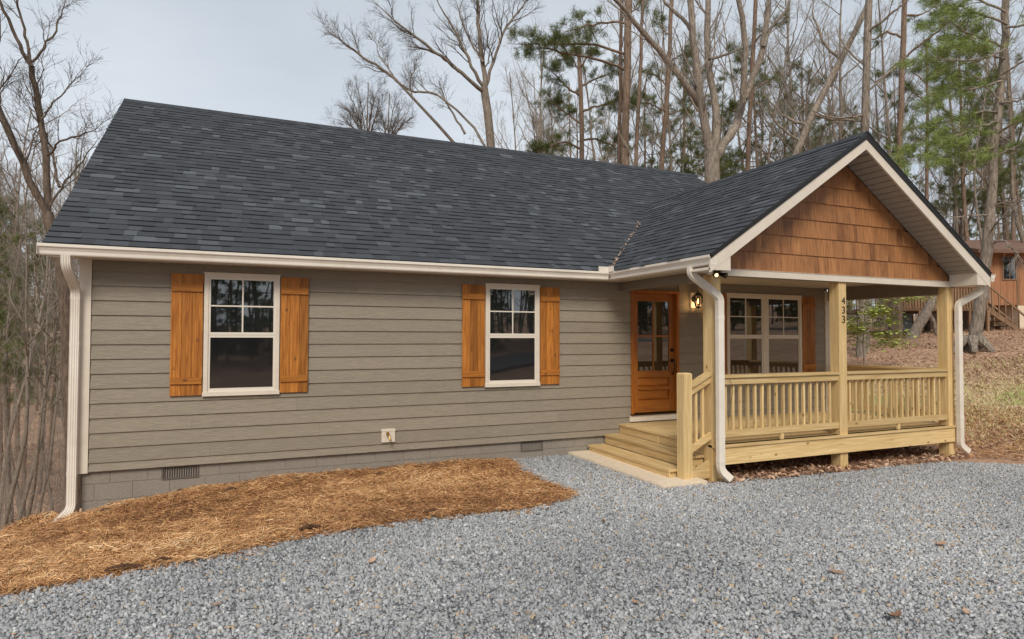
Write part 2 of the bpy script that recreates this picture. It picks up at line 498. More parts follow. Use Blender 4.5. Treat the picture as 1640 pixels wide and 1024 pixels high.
def inside(poly, x, y):
    r = np.zeros(len(x), bool)
    n = len(poly)
    for i in range(n):
        x0, y0 = poly[i]
        x1, y1 = poly[(i + 1) % n]
        c = (y0 > y) != (y1 > y)
        xi = (x1 - x0) * (y - y0) / ((y1 - y0) if y1 != y0 else 1e-9) + x0
        r ^= c & (x < xi)
    return r

def sheet(name, poly, off, mat, step=0.12, jag=0.05, **props):
    """ground sheet: grid cells whose jittered centre lies inside the outline"""
    px = [p[0] for p in poly]
    py = [p[1] for p in poly]
    xs = np.arange(min(px) - 0.2, max(px) + 0.2, step)
    ys = np.arange(min(py) - 0.2, max(py) + 0.2, step)
    X, Y = np.meshgrid(xs, ys)
    V = np.stack([X, Y, zfun(X, Y) + off], -1).reshape(-1, 3)
    nx, ny = len(xs), len(ys)
    i = (np.arange(ny - 1)[:, None] * nx + np.arange(nx - 1)[None, :]).ravel()
    cx = X.ravel()[i] + step / 2 + rng.normal(0, jag, len(i))
    cy = Y.ravel()[i] + step / 2 + rng.normal(0, jag, len(i))
    i = i[inside(poly, cx, cy)]
    F = np.stack([i, i + 1, i + 1 + nx, i + nx], 1)
    return link(name, mesh_np(name, V, F, mat, smooth=True), **props)
sheet('gravel_driveway', GRAVEL, 0.006, MT['gravelbed'], 0.1, 0.04, kind='structure')
_v = [(x, y, 0) for x in np.arange(-90, 91, 6) for y in (-27.0, -20.5)]
_v = [(x, y, float(zfun(x, y)) + 0.012) for x, y, _ in _v]
_g = Geo().add(_v, [(2 * i, 2 * i + 2, 2 * i + 3, 2 * i + 1) for i in range(len(_v) // 2 - 1)])
link('road', mesh_from('road', _g, MT['asphalt'], False), kind='structure')
sheet('straw_bed', STRAW, 0.014, MT['strawbed'], 0.1, 0.05, kind='structure')

# ------------------------------------------------------------------ the house
house = thing('house', 'single storey taupe lap sided house with dark shingle roof, cedar gable and orange shutters', 'house', (0, 0, 0))
HX = 12.47
HB = 8.74          # back wall
ZS = 2.545         # soffit
ZC = 0.102         # first siding line
EXP = 0.1778
DA, DB, DT, DZ = 7.80, 8.80, 2.43, 0.325    # front door opening

wall = Geo()
wall.box(0.01, DA, 0.0, 0.14, 0.0, ZS + 0.1)
wall.box(DB, HX - 0.01, 0.0, 0.14, 0.0, ZS + 0.1)
wall.box(DA, DB, 0.0, 0.14, DT, ZS + 0.1)
wall.box(DA, DB, 0.0, 0.14, 0.0, 0.23)
fw_ = part('front_wall', wall, MT['sheath'], house)

def lap(x0, x1, z0, z1, y=0.0):
    """one lap-siding board: thick lower edge, thin upper edge"""
    g = Geo()
    b, t = 0.024, 0.006
    g.hexa([(x0, y - b, z0), (x1, y - b, z0), (x1, y - 0.001, z0), (x0, y - 0.001, z0), (x0, y - t, z1), (x1, y - t, z1), (x1, y - 0.001, z1), (x0, y - 0.001, z1)])
    return g
k = -1
while True:
    z0 = ZC + k * EXP if k >= 0 else 0.0
    z1 = ZC + (k + 1) * EXP
    if z0 > ZS: break
    z1 = min(z1 + 0.012, ZS + 0.06)
    cuts = [0.105]
    x = 0.1 + rnd.uniform(0.9, 3.6)
    while x < HX - 0.5:
        cuts.append(x)
        x += 3.66
    cuts.append(HX - 0.1)
    for a, b in zip(cuts[:-1], cuts[1:]):
        segs = [(a, b - 0.0015)]
        if z1 > 0.24 and z0 < DT + 0.02:
            ns = []
            for s, e in segs:
                if e <= DA or s >= DB: ns.append((s, e))
                else:
                    if s < DA: ns.append((s, DA - 0.003))
                    if e > DB: ns.append((DB + 0.003, e))
            segs = ns
        for s, e in segs:
            if e - s > 0.03:
                part('siding_board', lap(s, e, z0, z1), MT['siding'], fw_)
    k += 1
# the three other walls, lap profile in one mesh each
def lapwall(name, fn, length):
    g = Geo()
    kk = 0
    z = 0.0
    while z < ZS:
        z1 = min(z + EXP, ZS + 0.05)
        g.hexa([fn(0, 0.019, z), fn(length, 0.019, z), fn(length, -0.1, z), fn(0, -0.1, z), fn(0, 0.006, z1), fn(length, 0.006, z1), fn(length, -0.1, z1), fn(0, -0.1, z1)])
        z = z1
    return part(name, g, MT['siding'], house, kind='stuff')
lapwall('side_wall', lambda s, o, z: (-o, 0.12 + s, z), HB - 0.24)
lapwall('side_wall', lambda s, o, z: (HX + o, 0.12 + s, z), HB - 0.24)
lapwall('back_wall', lambda s, o, z: (s, HB + o, z), HX)
for x0 in (0.0, HX):
    g = Geo().prism([(0.12, ZS), (HB - 0.12, ZS), (4.37, 5.80)], 'x', x0 - 0.01, x0 + 0.01)
    part('gable_end', g, MT['siding'], house)
for x0, x1 in ((-0.022, 0.1), (HX - 0.095, HX + 0.022)):
    part('corner_board', Geo().box(x0, x1, -0.03, 0.0, -0.012, ZS).box(x0 if x0 < 1 else x1 - 0.022, x0 + 0.022 if x0 < 1 else x1, 0.0, 0.115, -0.012, ZS), MT['trim'], house)

# foundation: blocks with recessed mortar
core = Geo().box(0.045, HX - 0.045, 0.030, 0.2, -1.3, -0.02).box(0.045, 0.2, 0.2, HB - 0.1, -7, -0.02).box(HX - 0.2, HX - 0.045, 0.2, HB - 0.1, -1.5, -0.02).box(0.2, HX - 0.2, HB - 0.2, HB - 0.1, -7, -0.02)
found = part('foundation', core, MT['mortar'], house)
VENTS = ((0.871, 1.284), (5.78, 6.16))
for c in range(6):
    zt = 0.045 - 0.2 * c
    zb = zt - 0.2
    x = 0.03 + (-0.11 if c % 2 == 0 else -0.07 - 0.0) - (0.0 if c % 2 == 0 else 0.2)
    while x < HX - 0.04:
        a, b = max(x, 0.035), min(x + 0.4, HX - 0.035)
        x += 0.4
        if b - a < 0.03: continue
        segs = [(a, b)]
        if c == 0:
            for v0, v1 in VENTS:
                ns = []
                for s, e in segs:
                    if e <= v0 or s >= v1: ns.append((s, e))
                    else:
                        if s < v0: ns.append((s, v0))
                        if e > v1: ns.append((v1, e))
                segs = ns
        for s, e in segs:
            if e - s > 0.04:
                part('concrete_block', Geo().box(s + 0.003, e - 0.003, 0.022 + rnd.uniform(0, 0.002), 0.032, zb + 0.003, zt - 0.003 if c else -0.004), MT['block'], found)
for v0, v1 in VENTS:
    fr = Geo()
    fr.box(v0, v1, 0.012, 0.034, -0.022, -0.004).box(v0, v1, 0.012, 0.034, -0.168, -0.152).box(v0, v0 + 0.016, 0.012, 0.034, -0.152, -0.022).box(v1 - 0.016, v1, 0.012, 0.034, -0.152, -0.022)
    v = part('foundation_vent', fr, MT['vent'], found)
    n = 14
    for i in range(n):
        xx = v0 + 0.02 + (v1 - v0 - 0.04) * (i + 0.5) / n
        fr2 = Geo().hexa([(xx - 0.006, 0.014, -0.152), (xx - 0.003, 0.014, -0.152), (xx + 0.010, 0.029, -0.152), (xx + 0.007, 0.029, -0.152), (xx - 0.006, 0.014, -0.022), (xx - 0.003, 0.014, -0.022), (xx + 0.010, 0.029, -0.022), (xx + 0.007, 0.029, -0.022)])
        fr.add(fr2.v, fr2.f)
    v.data = mesh_from('foundation_vent', fr, MT['vent'])

# ---------------- roof
RY, RZ = 4.37, 5.975
EY, EZ = -0.375, 2.685
RX0, RX1 = -0.29, 12.77
GX, GZ = 9.997, 4.58
GE, GEZ = 2.86, 2.675       # half width and eave height of the porch gable
GY0 = -2.745
MS = (RZ - EZ) / (RY - EY)
GS = (GZ - GEZ) / GE
def zmain(y): return EZ + MS * (y - EY)
def zgab(x): return GZ - GS * abs(x - GX)
rf = Geo()
T = 0.06
for sgn in (1, -1):
    y0, yr = (EY, RY) if sgn == 1 else (2 * RY - EY, RY)
    ys = [(y0, EZ), (yr, RZ)]
    rf.prism([(y0, EZ - 0.012), (yr, RZ - 0.012), (yr, RZ - T - 0.03), (y0, EZ - T)], 'x', RX0, RX1)
main_roof = part('main_roof', rf, MT['underlay'], house)
yv = EY + (GZ - EZ) / MS
gr = Geo()
for sgn in (-1, 1):
    gr.prism([(GX + sgn * GE, GEZ - 0.012), (GX, GZ - 0.012), (GX, GZ - T - 0.03), (GX + sgn * GE, GEZ - T)], 'y', GY0, yv)
porch_roof = part('porch_roof', gr, MT['underlay'], house)

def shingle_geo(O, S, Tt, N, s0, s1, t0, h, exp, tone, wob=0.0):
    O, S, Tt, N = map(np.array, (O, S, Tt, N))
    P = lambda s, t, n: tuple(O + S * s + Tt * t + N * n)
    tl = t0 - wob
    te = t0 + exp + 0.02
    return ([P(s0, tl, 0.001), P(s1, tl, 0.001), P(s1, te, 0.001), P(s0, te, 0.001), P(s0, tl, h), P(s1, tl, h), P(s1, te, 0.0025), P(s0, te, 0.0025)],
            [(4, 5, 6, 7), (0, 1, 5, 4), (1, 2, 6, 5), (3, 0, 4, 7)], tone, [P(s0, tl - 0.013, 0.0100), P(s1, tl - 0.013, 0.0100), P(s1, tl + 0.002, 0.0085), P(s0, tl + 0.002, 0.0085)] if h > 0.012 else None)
camp = np.array(cam.matrix_world.translation)
def tone_at(row, s):
    base = rnd.random()
    cl = math.sin(row * 0.9 + s * 0.8) * 0.5 + math.sin(s * 2.1 - row * 0.37) * 0.5
    if base < 0.07 + 0.05 * cl: return rnd.uniform(0.74, 0.97)
    if base < 0.32: return rnd.uniform(0.5, 0.75)
    return rnd.uniform(0.22, 0.52)
SH = []
ang = math.atan(MS)
L = math.hypot(RY - EY, RZ - EZ)
EXS = 0.143
row = 0
Tm, Nm = (0, math.cos(ang), math.sin(ang)), (0, -math.sin(ang), math.cos(ang))
while row * EXS < L - 0.05:
    s = RX0 - 0.015
    t0 = row * EXS - 0.02
    while s < RX1:
        w = rnd.choice((0.11, 0.14, 0.17, 0.20, 0.24, 0.29))
        e = min(s + w, RX1 + 0.015)
        yc = EY + (t0 + 0.07) * math.cos(ang)
        xc = (s + e) / 2
        zc = zmain(yc)
        if not (abs(xc - GX) < GE + 0.05 and zc < zgab(xc) - 0.16):
            raised = rnd.random() < 0.52
            SH.append((0, shingle_geo((0, EY, EZ), (1, 0, 0), Tm, Nm, s, e - 0.0008, t0, 0.0145 if raised else 0.0105, EXS, tone_at(row, s), 0.0 if raised else -0.004), (xc, yc, zc), w))
        s = e
    row += 1
ga = math.atan(GS)
GL = math.hypot(GE, GZ - GEZ)
for sgn in (-1, 1):
    row = 0
    Tg, Ng = (-sgn * math.cos(ga), 0, math.sin(ga)), (sgn * math.sin(ga), 0, math.cos(ga))
    while row * EXS < GL - 0.05:
        t0 = row * EXS - 0.02
        s = GY0 - 0.012
        xc = GX + sgn * (GE - (t0 + 0.07) * math.cos(ga))
        zc = zgab(xc)
        yend = EY + (zc - EZ) / MS + 0.12
        while s < yend:
            w = rnd.choice((0.11, 0.14, 0.17, 0.20, 0.24, 0.29))
            e = s + w
            raised = rnd.random() < 0.52
            SH.append((1 if sgn < 0 else 2, shingle_geo((GX + sgn * GE, 0, GEZ), (0, 1, 0), Tg, Ng, s, e - 0.0008, t0, 0.0145 if raised else 0.0105, EXS, tone_at(row + 7, s), 0.0 if raised else -0.004), (xc, (s + e) / 2, zc), w))
            s = e
        row += 1
def apparent(a):
    d = np.array(a[2]) - camp
    dist = np.linalg.norm(d)
    N = Nm if a[0] == 0 else ((-math.sin(ga), 0, math.cos(ga)) if a[0] == 1 else (math.sin(ga), 0, math.cos(ga)))
    return max(0, -np.dot(d, N) / dist) * a[3] / dist ** 2
SH.sort(key=lambda a: -apparent(a))
rest = {0: Geo(), 1: Geo(), 2: Geo()}
for i, a in enumerate(SH):
    if i < 300:
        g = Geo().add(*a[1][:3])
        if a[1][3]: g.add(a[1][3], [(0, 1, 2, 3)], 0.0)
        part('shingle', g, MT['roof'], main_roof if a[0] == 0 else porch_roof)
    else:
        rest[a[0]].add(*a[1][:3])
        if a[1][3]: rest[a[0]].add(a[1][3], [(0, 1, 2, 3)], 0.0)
for kk in rest:
    link('shingle_courses', mesh_from('shingle_courses', rest[kk], MT['roof']), main_roof if kk == 0 else porch_roof, kind='stuff')
# back slope as one sheet of shingle, ridge caps
bk = Geo().prism([(2 * RY - EY, EZ + 0.003), (RY + 0.02, RZ - 0.01), (RY + 0.02, RZ - 0.004), (2 * RY - EY, EZ + 0.009)], 'x', RX0 - 0.01, RX1 + 0.01, 0.3)
part('back_slope', bk, MT['roof'], main_roof)
caps = Geo()
x = RX0 - 0.01
while x < RX1:
    tn = rnd.uniform(0.1, 0.6)
    for sg in (1, -1):
        caps.hexa([(x, RY + sg * 0.13, RZ - 0.13 * MS + 0.016), (x + 0.2, RY + sg * 0.13, RZ - 0.13 * MS + 0.012), (x + 0.2, RY, RZ + 0.012), (x, RY, RZ + 0.018),
                   (x, RY + sg * 0.13, RZ - 0.13 * MS + 0.026), (x + 0.2, RY + sg * 0.13, RZ - 0.13 * MS + 0.018), (x + 0.2, RY, RZ + 0.02), (x, RY, RZ + 0.03)], tn)
    x += 0.2
link('ridge_cap', mesh_from('ridge_cap', caps, MT['roof']), main_roof)
caps = Geo()
y = GY0 - 0.01
while y < yv:
    tn = rnd.uniform(0.1, 0.6)
    for sg in (1, -1):
        caps.hexa([(GX + sg * 0.13, y, GZ - 0.13 * GS + 0.016), (GX + sg * 0.13, y + 0.2, GZ - 0.13 * GS + 0.012), (GX, y + 0.2, GZ + 0.012), (GX, y, GZ + 0.018),
                   (GX + sg * 0.13, y, GZ - 0.13 * GS + 0.026), (GX + sg * 0.13, y + 0.2, GZ - 0.13 * GS + 0.018), (GX, y + 0.2, GZ + 0.02), (GX, y, GZ + 0.03)], tn)
    y += 0.2
link('ridge_cap', mesh_from('ridge_cap', caps, MT['roof']), porch_roof)
# dry leaves caught in the valley
g = Geo()
for i in range(90):
    q = rnd.random() ** 1.2
    xv = (GX - GE) + q * GE * 0.62
    z = zgab(xv)
    yy = EY + (z - EZ) / MS
    xx, yy = xv + rnd.gauss(0.01, 0.014), yy + rnd.gauss(0, 0.02)
    zz = max(zmain(yy), zgab(xx)) + 0.024
    a, r = rnd.uniform(0, 6.28), rnd.uniform(0.008, 0.018)
    g.add([(xx + r * math.cos(a + j * 1.57), yy + r * math.sin(a + j * 1.57), zz + MS * r * math.sin(a + j * 1.57) + rnd.uniform(0, 0.01)) for j in range(4)], [(0, 1, 2, 3)], rnd.random())
link('valley_leaves', mesh_from('valley_leaves', g, MT['litter'], False), None, kind='stuff', label='line of brown dry leaves caught in the roof valley', category='leaves')

# rake trims of the main roof
for x0, x1 in ((RX0, RX0 + 0.022), (RX1 - 0.022, RX1)):
    g = Geo()
    for sg in (1, -1):
        yy0 = RY - sg * (RY - EY)
        g.prism([(yy0, EZ - 0.07), (RY, RZ - 0.105), (RY, RZ - 0.285), (yy0 + sg * 0.25, EZ - 0.12), (yy0, EZ - 0.12)], 'x', x0, x1)
    part('rake_board', g, MT['trim'], house)
    g = Geo()
    xx0, xx1 = (x1, 0.0) if x0 < 1 else (HX, x0)
    for sg in (1, -1):
        yy0 = RY - sg * (RY - EY)
        g.prism([(yy0, EZ - 0.14), (RY, RZ - 0.16), (RY, RZ - 0.18), (yy0, EZ - 0.16)], 'x', xx0, xx1)
    part('rake_soffit', g, MT['soffit'], house)

# eave soffit, fascia, gutters
GO = -0.43
gsec = [(0.0, 0.0), (-0.075, 0.0), (-0.082, 0.012), (-0.084, 0.045), (-0.098, 0.075), (-0.115, 0.092), (-0.115, 0.125), (-0.104, 0.125), (-0.104, 0.1), (-0.075, 0.06), (-0.07, 0.02), (-0.012, 0.015), (-0.012, 0.11), (0.0, 0.11)]
ZG = 2.540
main_g = Geo().prism([(GO + 0.115 + a, ZG + b) for a, b in gsec], 'x', -0.342, 7.118)
part('gutter', main_g, MT['gutter'], house)
part('gutter', Geo().prism([(7.118 + 0.115 + a, ZG + b) for a, b in gsec], 'z', 0, 1) and Geo().prism([(7.116 + 0.115 + a, ZG + b) for a, b in gsec], 'y', GY0 + 0.01, GO + 0.11), MT['gutter'], house)
part('gutter', Geo().prism([(12.88 - 0.115 + 0.115 - a, ZG + b) for a, b in gsec][::-1], 'y', GY0 + 0.01, -0.5), MT['gutter'], house)
part('gutter', Geo().prism([(2 * RY - GO - 0.115 - a, ZG + b) for a, b in gsec][::-1], 'x', -0.342, 12.82), MT['gutter'], house)
part('fascia', Geo().box(RX0 + 0.03, 7.2, -0.314, -0.296, ZS - 0.015, EZ - 0.064), MT['trim'], house)
part('fascia', Geo().box(7.232, 7.25, GY0 + 0.04, -0.296, ZS - 0.015, EZ - 0.06), MT['trim'], house)
part('fascia', Geo().box(12.744, 12.762, GY0 + 0.04, -0.3, ZS - 0.015, EZ - 0.06), MT['trim'], house)
part('gutter_end_cap', Geo().box(-0.346, -0.342, GO, GO + 0.115, ZG, ZG + 0.126), MT['gutter'], house)
part('gutter_splash_guard', Geo().box(6.93, 7.10, -0.415, -0.405, 2.66, 2.745).box(7.10, 7.112, -0.56, -0.405, 2.66, 2.745), MT['gutter'], house)
sof = part('soffit', Geo().box(RX0 + 0.03, 7.2, -0.29, 0.0, ZS + 0.012, ZS + 0.024), MT['soffit'], house)
pan = {}
x = RX0 + 0.03
while x < 7.15:
    me = pan.get('p')
    if me is None:
        g = Geo()
        for j in range(3):
            g.box(j * 0.1 + 0.003, j * 0.1 + 0.097, -0.294, -0.022, ZS - 0.004, ZS + 0.010)
        me = pan['p'] = mesh_from('soffit_panel', g, MT['soffit'])
    link('soffit_panel', me, sof, (x, 0, 0))
    x += 0.3

# ---------------- porch gable front
WY = -2.27
rk = Geo()
def rake_poly(side, top, bot, xin=GX, xout=GE):
    return [(GX, GZ - top), (GX + side * xout, GZ - top - GS * xout), (GX + side * xout, GZ - bot - GS * xout), (GX, GZ - bot)]
for side in (-1, 1):
    g = Geo().prism(rake_poly(side, 0.022, 0.235), 'y', GY0 + 0.012, GY0 + 0.04)
    part('rake_board', g, MT['trim'], house)
    g = Geo().prism(rake_poly(side, 0.0, 0.035), 'y', GY0 - 0.004, GY0 + 0.012)
    part('drip_edge', g, MT['black'], house)
    sp = part('gable_soffit', Geo().prism(rake_poly(side, 0.20, 0.215, GX, GE - 0.05), 'y', GY0 + 0.04, WY - 0.002), MT['vent'], house)
    n = 26
    step = (GE - 0.3) / n
    for i in range(n):
        a, b = i * step + 0.002, (i + 1) * step - 0.015
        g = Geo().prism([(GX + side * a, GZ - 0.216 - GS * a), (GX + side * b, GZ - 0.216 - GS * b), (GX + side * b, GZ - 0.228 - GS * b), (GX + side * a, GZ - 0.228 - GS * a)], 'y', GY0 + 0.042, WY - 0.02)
        part('soffit_panel', g, MT['soffit_shaded'], sp)
    # boxed cornice return
    xo, xi = GX + side * GE, GX + side * (GE - 0.33)
    zt = GZ - 0.225 - GS * (GE - 0.33)
    a, b = min(xo, xi), max(xo, xi)
    po = [(xo, 2.476), (xo, 2.476 + 0.02), (xi, zt), (xi, 2.476)]
    part('cornice_return', Geo().prism(po, 'y', GY0 + 0.016, WY - 0.03), MT['trim'], house)
gw = part('gable_wall', Geo().prism([(GX - GE + 0.35, 2.5), (GX + GE - 0.35, 2.5), (GX, GZ - 0.26)], 'y', WY + 0.002, WY + 0.03), MT['underlay'], house)
CE = 0.262
row = 0
while True:
    z0 = 2.562 + row * CE
    if z0 > GZ - 0.27: break
    z1 = z0 + CE + 0.01
    half = (GZ - 0.225 - z0) / GS
    x = GX - half - 0.1 - rnd.uniform(0, 0.1)
    while x < GX + half:
        w = rnd.choice((0.08, 0.10, 0.11, 0.13, 0.15, 0.18))
        a, b = x, x + w - 0.0012
        x += w
        # clip the shingle under the slope
        za = min(z1, GZ - 0.225 - GS * abs(a - GX))
        zb = min(z1, GZ - 0.225 - GS * abs(b - GX))
        if za <= z0 + 0.012 and zb <= z0 + 0.012: continue
        za, zb = max(za, z0 + 0.012), max(zb, z0 + 0.012)
        d = 0.017 + rnd.uniform(0, 0.003)
        zo = z0 + (rnd.uniform(-0.002, 0.002) if row else 0)
        g = Geo().hexa([(0, -d, zo), (b - a, -d, zo), (b - a, 0, zo), (0, 0, zo), (0, -0.004, za), (b - a, -0.004, zb), (b - a, 0, zb), (0, 0, za)])
        o = part('cedar_shingle', g, MT['cedar'], gw)
        o.location = (a, WY, 0)
    row += 1
part('gable_trim', Geo().box(GX - GE + 0.33, GX + GE - 0.33, WY - 0.034, WY - 0.002, 2.466, 2.556), MT['trim'], house)
part('drip_flashing', Geo().box(GX - GE + 0.33, GX + GE - 0.33, WY - 0.042, WY - 0.002, 2.5565, 2.561), MT['trim'], house)
PX0, PX1 = 7.565, 12.66
part('porch_beam', Geo().box(PX0 - 0.25, PX1 + 0.05, WY + 0.001, WY + 0.14, 2.47, 2.60).box(PX0, PX0 + 0.14, WY + 0.141, -0.02, 2.40, 2.60).box(PX1 - 0.2, PX1 - 0.06, WY + 0.141, -0.02, 2.35, 2.60), MT['sheath'], house)
cl = part('porch_ceiling', Geo().box(7.25, 12.74, WY + 0.04, -0.02, 2.602, 2.612), MT['soffit'], house)
so2 = part('soffit', Geo().box(7.24, PX0 - 0.002, WY + 0.145, -0.02, 2.557, 2.567).box(7.24, PX0 - 0.252, GY0 + 0.5, WY + 0.14, 2.557, 2.567), MT['soffit'], house)
y = WY + 0.15
while y < -0.1:
    g = Geo()
    for j in range(3):
        g.box(7.25, PX0 - 0.004, y + j * 0.1 + 0.003, min(y + j * 0.1 + 0.097, -0.03), 2.54, 2.555)
    part('soffit_panel', g, MT['soffit'], so2)
    y += 0.3
# ---------------- downspouts
def dsec(w, d):
    s = []
    for i in range(4):                      # ribbed broad face
        s += [(-w / 2 + w * (i + 0.1) / 4, -d / 2), (-w / 2 + w * (i + 0.5) / 4, -d / 2 + 0.006), (-w / 2 + w * (i + 0.9) / 4, -d / 2)]
    s += [(w / 2, -d / 2 + 0.006), (w / 2, d / 2 - 0.006), (w / 2 - 0.006, d / 2), (-w / 2 + 0.006, d / 2), (-w / 2, d / 2 - 0.006), (-w / 2, -d / 2 + 0.006)]
    return s
def smooth(path, r=0.06, n=5):
    P = [Vector(p) for p in path]
    out = [P[0]]
    for i in range(1, len(P) - 1):
        a = (P[i - 1] - P[i]); b = (P[i + 1] - P[i])
        ra = min(r, a.length * 0.45); rb = min(r, b.length * 0.45)
        p0, p2 = P[i] + a.normalized() * ra, P[i] + b.normalized() * rb
        for j in range(n + 1):
            t = j / n
            out.append(p0 * (1 - t) ** 2 + P[i] * 2 * t * (1 - t) + p2 * t * t)
    out.append(P[-1])
    return out
def downspout(path, up=(0, 1, 0), bands=()):
    g = Geo().tube(smooth(path), dsec(0.096, 0.072), up)
    o = part('downspout', g, MT['gutter'], house)
    for z, x, y in bands:
        part('joint_band', Geo().tube([(x, y, z), (x, y, z + 0.055)], [(a * 1.05, b * 1.05) for a, b in dsec(0.096, 0.072)], up), MT['gutter'], o)
    return o
downspout([(-0.085, -0.37, 2.545), (-0.085, -0.35, 2.42), (-0.045, -0.085, 2.17), (-0.045, -0.075, 1.9), (-0.045, -0.075, -0.40), (-0.17, -0.22, -0.54)], bands=((2.06, -0.045, -0.08), (1.5, -0.045, -0.075), (-0.02, -0.045, -0.075)))
downspout([(7.17, -2.33, 2.545), (7.17, -2.33, 2.45), (7.56, -2.42, 2.16), (7.56, -2.42, 2.0), (7.56, -2.42, -0.12), (7.66, -2.50, -0.235)], bands=((1.86, 7.56, -2.42), (0.30, 7.56, -2.42), (-0.02, 7.56, -2.42)))
downspout([(12.84, -2.62, 2.545), (12.84, -2.60, 2.40), (12.63, -2.37, 2.19), (12.63, -2.37, 2.0), (12.63, -2.37, -0.14), (12.74, -2.43, -0.24)], bands=((1.86, 12.63, -2.37), (0.30, 12.63, -2.37)))

# ---------------- windows
def pane(x0, x1, z0, z1, y, mat, parent, name='pane'):
    return part(name, Geo().box(x0, x1, y, y + 0.004, z0, z1), mat, parent)
def window(x0, x1, z0, z1, units=1):
    f = Geo()
    e = 0.05
    f.box(x0, x1, -0.050, 0.0, z1 - e, z1).box(x0 - 0.008, x1 + 0.008, -0.062, 0.0, z0 - 0.012, z0 + e * 0.8)
    f.box(x0, x0 + e, -0.050, 0.0, z0 + e * 0.8, z1 - e).box(x1 - e, x1, -0.050, 0.0, z0 + e * 0.8, z1 - e)
    uw = (x1 - x0 - 2 * e)
    spans = [(x0 + e, x1 - e)]
    if units == 2:
        m = (x0 + x1) / 2
        f.box(m - 0.06, m + 0.06, -0.050, 0.0, z0 + e * 0.8, z1 - e)
        spans = [(x0 + e, m - 0.06), (m + 0.06, x1 - e)]
    w = part('window', f, MT['trim'], house)
    part('drip_cap', Geo().box(x0 - 0.01, x1 + 0.01, -0.056, 0.0, z1 + 0.0005, z1 + 0.012), MT['trim'], w)
    for a, b in spans:
        zm = (z0 + z1) / 2 - 0.01
        zb, zt = z0 + e * 0.8, z1 - e
        s = 0.026
        up = Geo().box(a, b, -0.040, -0.020, zt - s, zt).box(a, b, -0.040, -0.020, zm, zm + 0.034).box(a, a + s, -0.040, -0.020, zm + 0.034, zt - s).box(b - s, b, -0.040, -0.020, zm + 0.034, zt - s)
        part('upper_sash', up, MT['vinyl'], w)
        lo = Geo().box(a, b, -0.036, -0.016, zb, zb + 0.045).box(a, b, -0.036, -0.016, zm - 0.034, zm - 0.001).box(a, a + s, -0.036, -0.016, zb + 0.045, zm - 0.034).box(b - s, b, -0.036, -0.016, zb + 0.045, zm - 0.034)
        part('lower_sash', lo, MT['vinyl'], w)
        xm = (a + b) / 2
        zc = (zm + 0.034 + zt - s) / 2
        part('muntin', Geo().box(xm - 0.009, xm + 0.009, -0.034, -0.0265, zm + 0.034, zt - s), MT['vinyl'], w)
        part('muntin', Geo().box(a + s, b - s, -0.0335, -0.0266, zc - 0.009, zc + 0.009), MT['vinyl'], w)
        for p0, p1 in ((a + s, xm), (xm, b - s)):
            for q0, q1 in ((zm + 0.034, zc), (zc, zt - s)):
                pane(p0, p1, q0, q1, -0.026, MT['glass'], w)
        pane(a + s, b - s, zb + 0.045, zm - 0.034, -0.024, MT['glass'] if units == 2 else MT['screen'], w, 'pane' if units == 2 else 'screen')
        if units == 1:
            pane(a + s, b - s, zb + 0.045, zm - 0.034, -0.0195, MT['glass'], w)
    return w
window(1.318, 2.222, 0.872, 2.432)
window(5.158, 6.068, 0.872, 2.432)
window(9.86, 11.715, 0.872, 2.425, 2)

def shutter(x0, x1, z0, z1):
    s = part('shutter', Geo().box(x0 + 0.01, x1 - 0.01, -0.026, -0.020, z0 + 0.01, z1 - 0.01), MT['shutter_v'], house)
    w = (x1 - x0) / 3
    for i in range(3):
        g = Geo().box(0.0015, w - 0.0015, 0, 0.02, 0, z1 - z0)
        o = part('board', g, MT['shutter_v'], s)
        o.location = (x0 + i * w, -0.046 - rnd.uniform(0, 0.002), z0)
    for zz in (z0 + 0.145, z1 - 0.225):
        o = part('batten', Geo().box(0, x1 - x0 - 0.012, -0.019, 0, 0, 0.085), MT['shutter_h'], s)
        o.location = (x0 + 0.006, -0.0485, zz)
for x0, x1 in ((0.945, 1.308), (2.232, 2.59), (4.785, 5.148), (6.078, 6.425), (9.50, 9.848), (11.727, 12.075)):
    shutter(x0, x1, 0.876, 2.415)

# ---------------- front door
door = part('front_door', Geo().box(DA, DA + 0.05, -0.03, 0.12, DZ, DT).box(DB - 0.05, DB, -0.03, 0.12, DZ, DT).box(DA + 0.05, DB - 0.05, -0.03, 0.12, DT - 0.05, DT), MT['door'], house)
part('threshold', Geo().box(DA - 0.02, DB + 0.02, -0.06, 0.12, 0.305, DZ - 0.001), MT['bronze'], door)
part('sill_board', Geo().box(DA - 0.03, DB + 0.03, -0.034, -0.001, 0.20, 0.304), MT['trim'], door)
a, b = DA + 0.053, DB - 0.053
zb, zt = DZ + 0.012, DT - 0.053
y0, y1 = 0.035, 0.08
st = 0.12
ga_, gb_, gz0, gz1 = a + st, b - st, 1.045, zt - 0.13
part('door_stile', Geo().box(a, a + st, y0, y1, zb, zt), MT['door'], door)
part('door_stile', Geo().box(b - st, b, y0, y1, zb, zt), MT['door'], door)
for q0, q1 in ((zb, zb + 0.2), (gz0 - 0.11, gz0), (gz1, zt), (zb + 0.385, zb + 0.435)):
    part('door_rail', Geo().box(ga_, gb_, y0, y1, q0, q1), MT['door_h'], door)
